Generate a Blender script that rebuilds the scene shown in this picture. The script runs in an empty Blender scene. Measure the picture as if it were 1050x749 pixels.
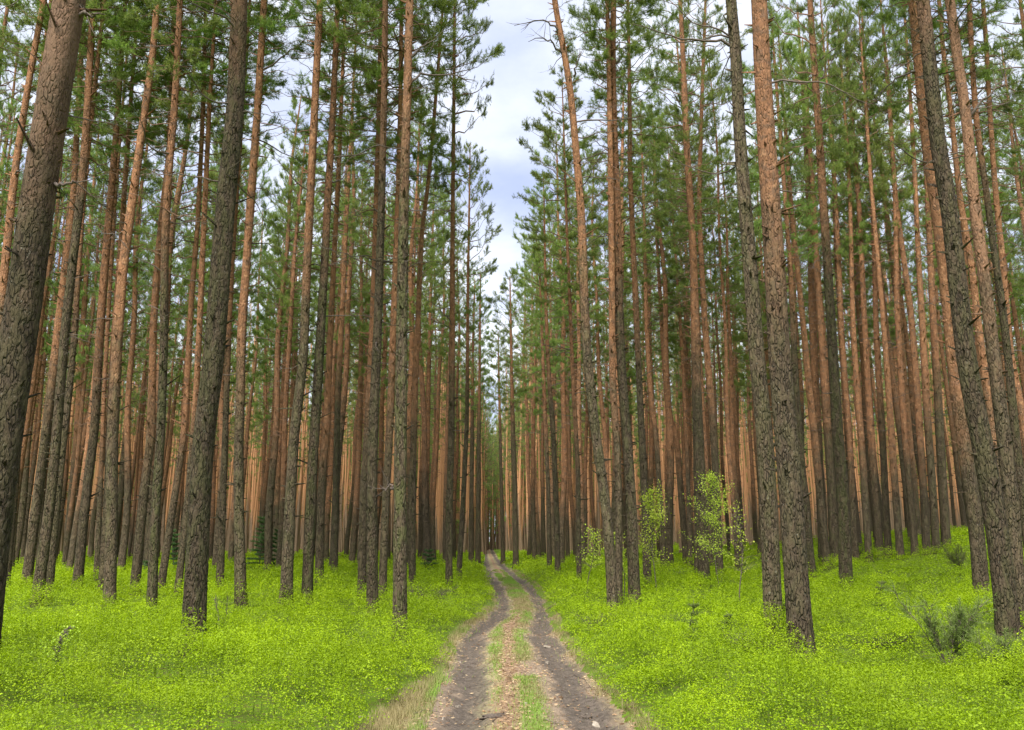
import bpy, math, random
import numpy as np
from mathutils import Vector, Matrix

random.seed(7)
RNG = np.random.default_rng(7)
scene = bpy.context.scene
COL = scene.collection
R = math.radians

# ------------------------------------------------------------------ camera
W0, H0, F = 1050.0, 749.0, 850.0
EYE = 1.65
PITCH = math.atan((555 - 374.5) / F)
YAW = -math.atan(25.0 * math.cos(PITCH) / F)
cam_d = bpy.data.cameras.new('camera'); cam = bpy.data.objects.new('camera', cam_d); COL.objects.link(cam)
cam_d.sensor_width = 36; cam_d.lens = 36 * F / W0
cam_d.clip_start = 0.05; cam_d.clip_end = 9000
cam.location = (0, 0, EYE)
cam.rotation_euler = (R(90) + PITCH, 0, YAW)
scene.camera = cam
CM = cam.rotation_euler.to_matrix()
CMI = np.array(CM.transposed())
def ray(px, py):
    return CM @ Vector(((px - W0 / 2) / F, (H0 / 2 - py) / F, -1))
def project(x, y, z):
    v = CMI @ np.array([x, y, z - EYE])
    return W0 / 2 + F * v[0] / -v[2], H0 / 2 - F * v[1] / -v[2]

# ------------------------------------------------------------------ noise
def _hash(ix, iy, s):
    h = (ix.astype(np.int64) * 374761393 + iy.astype(np.int64) * 668265263 + s * 974711) & 0xffffffff
    h = ((h ^ (h >> 13)) * 1274126177) & 0xffffffff
    return ((h ^ (h >> 16)) & 0xffff) / 65535.0
def vnoise(x, y, s=0):
    x = np.asarray(x, float); y = np.asarray(y, float)
    ix = np.floor(x); iy = np.floor(y); fx = x - ix; fy = y - iy
    fx = fx * fx * (3 - 2 * fx); fy = fy * fy * (3 - 2 * fy)
    a = _hash(ix, iy, s); b = _hash(ix + 1, iy, s); c = _hash(ix, iy + 1, s); d = _hash(ix + 1, iy + 1, s)
    return (a * (1 - fx) + b * fx) * (1 - fy) + (c * (1 - fx) + d * fx) * fy
def fbm(x, y, s=0, o=3):
    t = 0; a = 1; n = 0
    for i in range(o):
        t = t + a * vnoise(x * 2 ** i, y * 2 ** i, s + i * 17); n += a; a *= .5
    return t / n
def sm(t):
    t = np.clip(t, 0, 1); return t * t * (3 - 2 * t)
def worley(x, y, period, s=0):
    """F1, F2 with x wrapping at `period` cells"""
    ix = np.floor(x).astype(int); iy = np.floor(y).astype(int)
    f1 = np.full(x.shape, 9.); f2 = np.full(x.shape, 9.)
    for dx in (-1, 0, 1):
        for dy in (-1, 0, 1):
            cx = ix + dx; cy = iy + dy; wx = cx % period
            px = cx + .15 + .7 * _hash(wx, cy, s); py = cy + .15 + .7 * _hash(wx, cy, s + 5)
            d = np.hypot(x - px, y - py)
            f2 = np.where(d < f1, f1, np.minimum(f2, d)); f1 = np.minimum(f1, d)
    return f1, f2

# ------------------------------------------------------------------ track layout from the photo
def hit_flat(px, py, z=0.0):
    d = ray(px, py); t = (z - EYE) / d.z
    return d.x * t, d.y * t
rows = [  # py, edgeL, rutL, mid, rutR, edgeR
    (749, 372, 475, 521, 614, 664), (720, 410, 478, 521, 599, 637), (700, 436, 481, 521, 586, 619), (680, 450, 480, 520, 574, 600),
    (665, 458, 479, 520, 564, 587), (650, 468, 488, 521, 553, 576), (638, 484, 503, 527, 555, 571), (625, 500, 517, 537, 558, 569),
    (612, 504, 515, 533, 552, 561), (600, 499, 508, 524, 540, 549), (590, 496, 502, 515, 527, 534), (580, 494.5, 498.5, 507, 515, 520),
    (570, 495.5, 498, 502.5, 506.5, 510), (564, 496.8, 498.6, 501, 503.8, 505.6)]
_Y = []; _C = []
for r in rows:
    pts = [hit_flat(p, r[0], -.03) for p in r[1:]]
    _Y.append(np.mean([p[1] for p in pts])); _C.append([p[0] for p in pts])
_Y = np.array(_Y); _C = np.array(_C)
_Y = np.concatenate([[-40, 2], _Y, [400]]); _C = np.vstack([_C[0] + [-.1, 0, 0, 0, .1], _C[0], _C, _C[-1]])
def trk(y, k):
    return np.interp(y, _Y, _C[:, k])
def ground_h(x, y):
    x = np.asarray(x, float); y = np.asarray(y, float)
    h = 1.75 * sm((x - 8) / 16) * sm((y - 9) / 27) * (1 - .55 * sm((y - 40) / 30))
    h = h + .9 * sm((-x - 25) / 40) * sm((y - 40) / 40)
    side = sm((x - trk(y, 4) - .1) / 1.6) + sm((trk(y, 0) - .1 - x) / 2.0)
    h = h + side * (.10 + .16 * (fbm(x / 3.1, y / 3.1, 3) - .45) + .3 * (fbm(x / 11, y / 11, 9) - .5))
    h = h + .12 * (sm((y - 80) / 60))
    return h
def hit(px, py, lift=0.0, dmax=120):
    d = ray(px, py); t = np.linspace(3, dmax, 6000)
    z = EYE + d.z * t - (ground_h(d.x * t, d.y * t) + lift)
    i = np.argmax(z < 0) if (z < 0).any() else len(t) - 1
    return float(d.x * t[i]), float(d.y * t[i])
def gz(x, y): return float(ground_h(x, y))

# ------------------------------------------------------------------ mesh helpers
def mesh_from(name, V, Fs, mats, midx=None, smooth=True, attrs=None):
    """Fs: list of (n,k) int arrays; midx: list of material indices per array"""
    me = bpy.data.meshes.new(name)
    V = np.asarray(V, np.float32); me.vertices.add(len(V)); me.vertices.foreach_set('co', V.ravel())
    Fs = [np.asarray(f, np.int32) for f in Fs if len(f)]
    loops = np.concatenate([f.ravel() for f in Fs]); tot = np.concatenate([np.full(len(f), f.shape[1], np.int32) for f in Fs])
    me.loops.add(len(loops)); me.loops.foreach_set('vertex_index', loops)
    me.polygons.add(len(tot)); st = np.zeros(len(tot), np.int32); st[1:] = np.cumsum(tot)[:-1]
    me.polygons.foreach_set('loop_start', st)
    try: me.polygons.foreach_set('loop_total', tot)
    except Exception: pass
    me.polygons.foreach_set('use_smooth', np.full(len(tot), smooth))
    for m in mats: me.materials.append(m)
    if midx is not None:
        me.polygons.foreach_set('material_index', np.concatenate([np.full(len(f), m, np.int32) for f, m in zip(Fs, midx)]))
    for k, (dom, arr) in (attrs or {}).items():
        a = me.attributes.new(k, 'FLOAT', dom); a.data.foreach_set('value', np.asarray(arr, np.float32).ravel())
    me.update(calc_edges=True); me.validate(clean_customdata=False)
    return me
def link(name, data, parent=None, loc=(0, 0, 0)):
    o = bpy.data.objects.new(name, data); COL.objects.link(o); o.location = loc
    if parent: o.parent = parent
    return o
def tag(o, label=None, cat=None, group=None, kind=None):
    if label: o['label'] = label
    if cat: o['category'] = cat
    if group: o['group'] = group
    if kind: o['kind'] = kind
    return o
class Tubes:
    def __init__(s): s.V = []; s.F = []; s.n = 0
    def add(s, P, rad, seg=5, cap=True):
        P = np.asarray(P, float); rad = np.asarray(rad, float); m = len(P)
        T = np.gradient(P, axis=0); T /= np.linalg.norm(T, axis=1)[:, None] + 1e-9
        ref = np.array([0, 0, 1.]) if abs(T[0, 2]) < .8 else np.array([1., 0, 0])
        U = np.cross(T, ref); U /= np.linalg.norm(U, axis=1)[:, None] + 1e-9; Wv = np.cross(T, U)
        a = np.linspace(0, 2 * np.pi, seg, endpoint=False)
        V = P[:, None] + rad[:, None, None] * (np.cos(a)[None, :, None] * U[:, None] + np.sin(a)[None, :, None] * Wv[:, None])
        s.V.append(V.reshape(-1, 3))
        i = np.arange(m - 1)[:, None] * seg; j = np.arange(seg)[None]; k = (j + 1) % seg
        s.F.append((np.stack([i + j, i + k, i + seg + k, i + seg + j], -1).reshape(-1, 4)) + s.n)
        s.n += m * seg
    def arrays(s):
        return np.concatenate(s.V), np.concatenate(s.F)
def prisms(A, B, ra, rb):
    """vectorised 3-sided twigs"""
    A = np.asarray(A); B = np.asarray(B); n = len(A)
    T = B - A; T /= np.linalg.norm(T, axis=1)[:, None] + 1e-9
    ref = np.where(np.abs(T[:, 2:3]) < .8, [[0, 0, 1.]], [[1., 0, 0]])
    U = np.cross(T, ref); U /= np.linalg.norm(U, axis=1)[:, None] + 1e-9; Wv = np.cross(T, U)
    V = np.zeros((n, 6, 3))
    for k in range(3):
        a = k * 2.0944; o = math.cos(a) * U + math.sin(a) * Wv
        V[:, k] = A + o * np.reshape(ra, (-1, 1)); V[:, 3 + k] = B + o * np.reshape(rb, (-1, 1))
    b = np.arange(n)[:, None, None] * 6
    f = np.array([[0, 1, 4, 3], [1, 2, 5, 4], [2, 0, 3, 5]])[None]
    return V.reshape(-1, 3), (b + f).reshape(-1, 4)
def unit(v): return v / (np.linalg.norm(v, axis=-1, keepdims=True) + 1e-9)
def needles(C, D, n, ln, wd, rng, spread=.9):
    """n needle triangles round each tuft centre"""
    m = len(C); C = np.repeat(C, n, 0); D = np.repeat(D, n, 0)
    base = C + D * rng.uniform(-.09, .05, (m * n, 1)) * ln / .09
    d = unit(D * .75 + unit(rng.normal(size=(m * n, 3))) * spread)
    s = unit(np.cross(d, rng.normal(size=(m * n, 3))))
    L = ln * rng.uniform(.7, 1.25, (m * n, 1)); w = wd * rng.uniform(.8, 1.2, (m * n, 1))
    V = np.stack([base - s * w * .5, base + s * w * .5, base + d * L], 1).reshape(-1, 3)
    return V, np.arange(m * n * 3).reshape(-1, 3)
def leaf_quads(P, N, L, Wd, rng):
    """diamond leaves: centre P, normal N"""
    n = len(P); t = unit(np.cross(N, rng.normal(size=(n, 3)))); b = np.cross(N, t)
    L = np.reshape(L, (-1, 1)); Wd = np.reshape(Wd, (-1, 1))
    V = np.stack([P - t * L * .5, P + b * Wd * .5 + t * L * .05, P + t * L * .5 - N * L * .12, P - b * Wd * .5 + t * L * .05], 1).reshape(-1, 3)
    return V, np.arange(n * 4).reshape(-1, 4)

# ------------------------------------------------------------------ materials
def newmat(name):
    m = bpy.data.materials.new(name); m.use_nodes = True; nt = m.node_tree; nt.nodes.clear()
    out = nt.nodes.new('ShaderNodeOutputMaterial'); return m, nt, out
class NB:
    def __init__(s, nt): s.nt = nt; s.L = nt.links.new
    def n(s, t, ins=None, **kw):
        nd = s.nt.nodes.new(t)
        for k, v in kw.items(): setattr(nd, k, v)
        for k, v in (ins or {}).items():
            if hasattr(v, 'is_output') or isinstance(v, bpy.types.NodeSocket): s.L(v, nd.inputs[k])
            else: nd.inputs[k].default_value = v
        return nd
    def math(s, op, a, b=None, c=None, clamp=False):
        nd = s.nt.nodes.new('ShaderNodeMath'); nd.operation = op; nd.use_clamp = clamp
        for i, v in enumerate((a, b, c)):
            if v is None: continue
            if isinstance(v, bpy.types.NodeSocket): s.L(v, nd.inputs[i])
            else: nd.inputs[i].default_value = v
        return nd.outputs[0]
    def mix(s, f, a, b, mode='MIX'):
        nd = s.nt.nodes.new('ShaderNodeMix'); nd.data_type = 'RGBA'; nd.blend_type = mode
        for i, v in ((0, f), (6, a), (7, b)):
            if isinstance(v, bpy.types.NodeSocket): s.L(v, nd.inputs[i])
            else: nd.inputs[i].default_value = v if i == 0 else (*v, 1) if len(v) == 3 else v
        return nd.outputs[2]
    def ramp(s, f, lo, hi):
        nd = s.nt.nodes.new('ShaderNodeMapRange'); nd.interpolation_type = 'SMOOTHSTEP'
        s.L(f, nd.inputs[0]); nd.inputs[1].default_value = lo; nd.inputs[2].default_value = hi
        return nd.outputs[0]
    def noise(s, vec, scale, detail=4, rough=.55):
        nd = s.n('ShaderNodeTexNoise', {'Scale': scale, 'Detail': detail, 'Roughness': rough}); s.L(vec, nd.inputs['Vector']); return nd
    def attr(s, name, t='GEOMETRY'):
        nd = s.nt.nodes.new('ShaderNodeAttribute'); nd.attribute_name = name; nd.attribute_type = t; return nd.outputs['Fac']

def bark_material():
    m, nt, out = newmat('pine_bark'); b = NB(nt)
    tc = b.n('ShaderNodeTexCoord').outputs['Object']
    oi = b.n('ShaderNodeObjectInfo').outputs['Random']
    sep = b.n('ShaderNodeSeparateXYZ', {0: tc})
    off = b.n('ShaderNodeVectorMath', {0: tc, 1: (0, 0, 0)}, operation='ADD'); cmb = b.n('ShaderNodeCombineXYZ', {0: b.math('MULTIPLY', oi, 37.), 1: b.math('MULTIPLY', oi, 11.), 2: b.math('MULTIPLY', oi, 53.)})
    b.L(cmb.outputs[0], off.inputs[1]); tco = off.outputs[0]
    warp = b.noise(tco, 3.5, 3); wv = b.n('ShaderNodeVectorMath', {0: warp.outputs['Color'], 'Scale': .10}, operation='SCALE')
    p1 = b.n('ShaderNodeVectorMath', {0: tco, 1: wv.outputs[0]}, operation='ADD')
    st = b.n('ShaderNodeVectorMath', {0: p1.outputs[0], 1: (1, 1, .30)}, operation='MULTIPLY').outputs[0]
    vo = b.n('ShaderNodeTexVoronoi', {'Scale': 25.}, feature='DISTANCE_TO_EDGE'); b.L(st, vo.inputs['Vector'])
    vc = b.n('ShaderNodeTexVoronoi', {'Scale': 25.}); b.L(st, vc.inputs['Vector'])
    cell = b.n('ShaderNodeSeparateColor', {0: vc.outputs['Color']}).outputs[0]
    fur0 = b.ramp(vo.outputs['Distance'], .0, .2)
    fine = b.noise(st, 60, 5, .65).outputs['Fac']
    big = b.noise(tco, 1.6, 4).outputs['Fac']
    mid = b.noise(st, 9, 4, .6).outputs['Fac']
    fur = b.math('MAXIMUM', fur0, b.math('MULTIPLY', b.ramp(b.noise(st, 13, 3, .6).outputs['Fac'], .42, .6), .85))
    # height at which the bark turns orange
    og = b.attr('orange_from', 'OBJECT')
    h = b.math('ADD', b.math('SUBTRACT', sep.outputs[2], og), b.math('MULTIPLY', b.math('SUBTRACT', big, .5), 4.5))
    up = b.ramp(h, -1.6, 2.2)
    tone = b.attr('tone', 'OBJECT')
    lowc = b.mix(cell, (.062, .045, .026), (.118, .088, .052))
    lowc = b.mix(b.math('MULTIPLY', mid, .7), lowc, (.095, .068, .042))
    upc = b.mix(cell, (.165, .074, .036), (.30, .145, .068))
    upc = b.mix(b.ramp(mid, .35, .75), upc, (.24, .106, .052))
    upc = b.mix(b.ramp(b.noise(tco, 5.5, 5, .65).outputs['Fac'], .50, .62), upc, (.12, .068, .042))
    upc = b.mix(b.ramp(b.noise(tco, 8, 4, .6).outputs['Fac'], .56, .68), upc, (.40, .215, .11))
    upc = b.mix(b.ramp(big, .62, .8), upc, (.26, .155, .11))
    dull = b.attr('dull', 'OBJECT')
    upc = b.mix(dull, upc, (.165, .115, .08))
    col = b.mix(up, lowc, upc)
    plate = b.attr('plate')
    dark = b.math('MAXIMUM', b.math('MULTIPLY', b.math('SUBTRACT', 1., fur), b.math('SUBTRACT', .75, b.math('MULTIPLY', up, .5))), b.math('MULTIPLY', plate, b.math('SUBTRACT', .85, b.math('MULTIPLY', up, .45))))
    col = b.mix(b.math('MULTIPLY', dark, .85), col, b.mix(up, (.035, .026, .02), (.17, .075, .042)))
    col = b.mix(b.math('MULTIPLY', fine, .35), col, b.mix(up, (.15, .118, .08), (.36, .21, .12)))
    # moss and algae on the lower trunk
    moss = b.attr('moss', 'OBJECT')
    mf = b.math('MULTIPLY', b.math('MULTIPLY', b.ramp(mid, .40, .62), b.math('SUBTRACT', 1., b.math('MULTIPLY', up, .9))), moss)
    col = b.mix(b.math('MULTIPLY', mf, .72), col, (.085, .095, .032))
    lich = b.math('MULTIPLY', b.ramp(b.noise(tco, 26, 4, .7).outputs['Fac'], .60, .70), b.math('SUBTRACT', .55, b.math('MULTIPLY', up, .45)))
    col = b.mix(lich, col, (.27, .27, .21))
    hs = b.n('ShaderNodeHueSaturation', {'Saturation': 1., 'Value': b.math('ADD', b.math('ADD', .84, b.math('MULTIPLY', oi, .3)), tone), 'Color': col})
    bs = b.n('ShaderNodeBsdfPrincipled', {'Base Color': hs.outputs[0], 'Roughness': .92})
    bs.inputs['Specular IOR Level'].default_value = .15
    hh = b.math('ADD', b.math('MULTIPLY', fur, b.math('SUBTRACT', 1., b.math('MULTIPLY', up, .6))), b.math('ADD', b.math('MULTIPLY', fine, .35), b.math('MULTIPLY', mid, .8)))
    bp = b.n('ShaderNodeBump', {'Strength': 1., 'Distance': .045, 'Height': hh}); b.L(bp.outputs[0], bs.inputs['Normal'])
    b.L(bs.outputs[0], out.inputs[0]); return m
def simple_mat(name, ca, cb, scale=8, rough=.85, bump=.3, obj_var=0.):
    m, nt, out = newmat(name); b = NB(nt)
    tc = b.n('ShaderNodeTexCoord').outputs['Object']
    nz = b.noise(tc, scale, 5, .6).outputs['Fac']
    col = b.mix(b.ramp(nz, .3, .7), ca, cb)
    bs = b.n('ShaderNodeBsdfPrincipled', {'Base Color': col, 'Roughness': rough}); bs.inputs['Specular IOR Level'].default_value = .2
    bp = b.n('ShaderNodeBump', {'Strength': bump, 'Distance': .01, 'Height': nz}); b.L(bp.outputs[0], bs.inputs['Normal'])
    b.L(bs.outputs[0], out.inputs[0]); return m
def leaf_mat(name, cols, trans=.35, patch=None, patch_scale=.5, objvar=True, rough=.6, tint='tint', gloss=.25):
    """cols: dark, mid, bright chosen by the per-leaf attribute"""
    m, nt, out = newmat(name); b = NB(nt)
    t = b.attr(tint); geo = b.n('ShaderNodeNewGeometry').outputs['Position']
    c = b.mix(b.ramp(t, .0, .5), cols[0], cols[1]); c = b.mix(b.ramp(t, .5, 1.), c, cols[2])
    if patch:
        nz = b.noise(geo, patch_scale, 4, .6).outputs['Fac']
        c = b.mix(b.math('MULTIPLY', b.ramp(nz, .48, .72), patch[1]), c, patch[0])
    if objvar:
        oi = b.n('ShaderNodeObjectInfo').outputs['Random']
        hs = b.n('ShaderNodeHueSaturation', {'Hue': b.math('ADD', .485, b.math('MULTIPLY', oi, .03)), 'Value': b.math('ADD', .8, b.math('MULTIPLY', oi, .4)), 'Color': c}); c = hs.outputs[0]
    bs = b.n('ShaderNodeBsdfPrincipled', {'Base Color': c, 'Roughness': rough}); bs.inputs['Specular IOR Level'].default_value = gloss
    hs2 = b.n('ShaderNodeHueSaturation', {'Saturation': 1.1, 'Value': 1.25, 'Color': c})
    tr = b.n('ShaderNodeBsdfTranslucent', {'Color': hs2.outputs[0]})
    mx = b.n('ShaderNodeMixShader', {0: trans}); b.L(bs.outputs[0], mx.inputs[1]); b.L(tr.outputs[0], mx.inputs[2])
    b.L(mx.outputs[0], out.inputs[0]); return m
BARK = bark_material()
TWIG = simple_mat('dry_twig', (.07, .052, .042), (.15, .12, .10), 25)
LIMB = simple_mat('pine_limb', (.11, .07, .05), (.22, .125, .08), 14)
NEEDLE = leaf_mat('pine_needles', ((.09, .145, .036), (.18, .255, .058), (.29, .37, .09)), .45, ((.31, .36, .09), .5), .10)
SPRUCE = leaf_mat('spruce_needles', ((.05, .09, .03), (.075, .14, .04), (.12, .20, .05)), .2)
JUNI = leaf_mat('dry_pine_needles', ((.08, .11, .025), (.13, .17, .035), (.19, .235, .06)), .25)
BIRCH = leaf_mat('birch_leaves', ((.26, .37, .03), (.38, .50, .05), (.52, .62, .10)), .4)
BERRY = leaf_mat('bilberry_leaves', ((.085, .14, .004), (.26, .385, .004), (.42, .55, .012)), .42, ((.14, .20, .008), .6), .38, objvar=False, rough=.55, gloss=.3)
GRASS = leaf_mat('grass_blades', ((.30, .25, .12), (.20, .26, .06), (.19, .32, .04)), .3, objvar=False)

def ground_material():
    m, nt, out = newmat('forest_floor'); b = NB(nt)
    tc = b.n('ShaderNodeTexCoord').outputs['Object']
    n1 = b.noise(tc, 1.3, 5).outputs['Fac']; n2 = b.noise(tc, 14, 6, .65).outputs['Fac']; n3 = b.noise(tc, 70, 4, .7).outputs['Fac']
    c = b.mix(b.ramp(n1, .35, .65), (.09, .15, .015), (.12, .21, .012))
    c = b.mix(b.ramp(n2, .45, .7), c, (.11, .075, .04))
    c = b.mix(b.math('MULTIPLY', b.ramp(n3, .5, .75), .6), c, (.2, .14, .075))
    far = b.n('ShaderNodeSeparateXYZ', {0: tc}).outputs[1]
    c = b.mix(b.math('MULTIPLY', b.ramp(far, 40, 90), .6), c, (.16, .28, .03))
    bs = b.n('ShaderNodeBsdfPrincipled', {'Base Color': c, 'Roughness': .95}); bs.inputs['Specular IOR Level'].default_value = .1
    bp = b.n('ShaderNodeBump', {'Strength': .8, 'Distance': .04, 'Height': b.math('ADD', n2, b.math('MULTIPLY', n3, .4))}); b.L(bp.outputs[0], bs.inputs['Normal'])
    b.L(bs.outputs[0], out.inputs[0]); return m
def track_material():
    m, nt, out = newmat('track_earth'); b = NB(nt)
    tc = b.n('ShaderNodeTexCoord').outputs['Object']
    n1 = b.noise(tc, 3.2, 5).outputs['Fac']; n2 = b.noise(tc, 17, 6, .7).outputs['Fac']; n3 = b.noise(tc, 90, 5, .75).outputs['Fac']
    rut = b.attr('rut'); lit = b.attr('litter'); grn = b.attr('green')
    soil = b.mix(b.ramp(n2, .3, .7), (.13, .10, .075), (.24, .19, .145))
    c = b.mix(b.ramp(n3, .4, .7), soil, (.36, .28, .19))
    mud = b.mix(b.ramp(n2, .35, .65), (.068, .053, .04), (.135, .107, .083))
    mud = b.mix(b.math('MULTIPLY', b.ramp(n3, .56, .7), .7), mud, (.30, .26, .22))
    needle = b.mix(b.ramp(n3, .35, .65), (.20, .125, .075), (.31, .20, .125))
    needle = b.mix(b.math('MULTIPLY', b.ramp(n1, .5, .7), .5), needle, (.38, .30, .18))
    c = b.mix(b.math('MULTIPLY', lit, b.ramp(n2, .25, .5)), c, needle)
    c = b.mix(b.math('MULTIPLY', rut, b.ramp(b.math('ADD', n1, b.math('MULTIPLY', rut, .5)), .62, .92)), c, mud)
    straw = b.mix(n3, (.40, .32, .17), (.20, .28, .06))
    c = b.mix(b.math('MULTIPLY', grn, b.ramp(n2, .35, .6)), c, straw)
    bs = b.n('ShaderNodeBsdfPrincipled', {'Base Color': c}); bs.inputs['Specular IOR Level'].default_value = .3
    b.L(b.math('SUBTRACT', .95, b.math('MULTIPLY', rut, .18)), bs.inputs['Roughness'])
    bp = b.n('ShaderNodeBump', {'Strength': .9, 'Distance': .03, 'Height': b.math('ADD', b.math('MULTIPLY', n2, 1.), b.math('MULTIPLY', n3, .45))}); b.L(bp.outputs[0], bs.inputs['Normal'])
    b.L(bs.outputs[0], out.inputs[0]); return m

# ------------------------------------------------------------------ ground and track
def grid_axis(fine_lo, fine_hi, step, far, grow=1.16):
    a = list(np.arange(fine_lo, fine_hi, step)); s = step
    lo = []; x = fine_lo
    while x > -far: s *= grow; x -= s; lo.append(x)
    s = step; hi = []; x = a[-1]
    while x < far: s *= grow; x += s; hi.append(x)
    return np.array(lo[::-1] + a + hi)
gx = grid_axis(-16, 20, .22, 1450); gy = grid_axis(3, 45, .22, 1450)
X, Y = np.meshgrid(gx, gy); Z = ground_h(X, Y)
inn = sm((X - trk(Y, 0) - .02) / .3) * sm((trk(Y, 4) - .02 - X) / .3)
Z = Z - inn * .16 + (1 - inn) * .02 * fbm(X * 4, Y * 4, 21)
def grid_faces(ny, nx):
    i = np.arange(ny - 1)[:, None] * nx; j = np.arange(nx - 1)[None]
    return np.stack([i + j, i + j + 1, i + nx + j + 1, i + nx + j], -1).reshape(-1, 4)
tag(link('ground', mesh_from('ground', np.stack([X, Y, Z], -1).reshape(-1, 3), [grid_faces(*X.shape)], [ground_material()])), kind='structure')

ty = [0.5]
while ty[-1] < 260: ty.append(ty[-1] + max(.035, ty[-1] * .0045))
ty = np.array(ty); U = np.linspace(0, 1, 110)
e0 = trk(ty, 0) - .12; e1 = trk(ty, 4) + .12
TX = e0[:, None] + (e1 - e0)[:, None] * U[None]; TY = np.repeat(ty[:, None], len(U), 1)
wob = .10 * (fbm(TX * 0 + 3, TY * .9, 5) - .5) * 2
rl = trk(TY, 1) + wob; rr = trk(TY, 3) + .10 * (fbm(TX * 0 + 9, TY * .8, 6) - .5) * 2
def bump(d, w): return np.exp(-(d / w) ** 2)
rut = np.maximum(bump(TX - rl, .27), bump(TX - rr, .29))
rut = np.clip(rut * 1.3 * (.15 + 1.5 * fbm(TX * 3.2, TY * 1.3, 11, 4)), 0, 1)
mid = trk(TY, 2)
lit = np.clip(bump(TX - mid, .15) * 1.1 + .35 * bump(TX - rr - .35, .2) + .25, 0, 1)
edge = np.minimum(TX - e0[:, None], e1[:, None] - TX)
near_hole = sm((TY - 19) / 5) * (1 - sm((TY - 34) / 8))
grn = np.clip(bump(np.abs(TX - mid) - .24, .13) * 1.2 * sm((fbm(TX * 1.5, TY * .7, 31) - .27) / .2) + sm((rl - .36 - TX) / .15) * (TY < 14) * .8 + sm((.45 - edge) / .35) * .9 + near_hole * bump(TX - mid, .3) * 1.1, 0, 1) * (1 - rut * .9)
zt = ground_h(TX, TY) + .012 - .075 * np.maximum(bump(TX - rl, .22), bump(TX - rr, .24)) + .02 * bump(TX - mid, .22) - .03
zt += .06 * (fbm(TX * 2.5, TY * 2.5, 13) - .5) + .035 * (fbm(TX * 9, TY * 9, 15, 3) - .5) * (.5 + rut) + .02 * (fbm(TX * 26, TY * 26, 16, 2) - .5)
zt -= .10 * sm((.07 - edge) / .07)
TRK = mesh_from('track', np.stack([TX, TY, zt], -1).reshape(-1, 3), [grid_faces(*TX.shape)], [track_material()],
                attrs={'rut': ('POINT', rut), 'litter': ('POINT', lit), 'green': ('POINT', grn)})
tag(link('track', TRK), kind='structure')
def track_z(x, y):
    i = np.clip(np.searchsorted(ty, y), 0, len(ty) - 1)
    u = (x - e0[i]) / (e1[i] - e0[i]); j = np.clip((u * (len(U) - 1)).astype(int), 0, len(U) - 1)
    return zt[i, j], grn[i, j], rut[i, j], lit[i, j]
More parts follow.
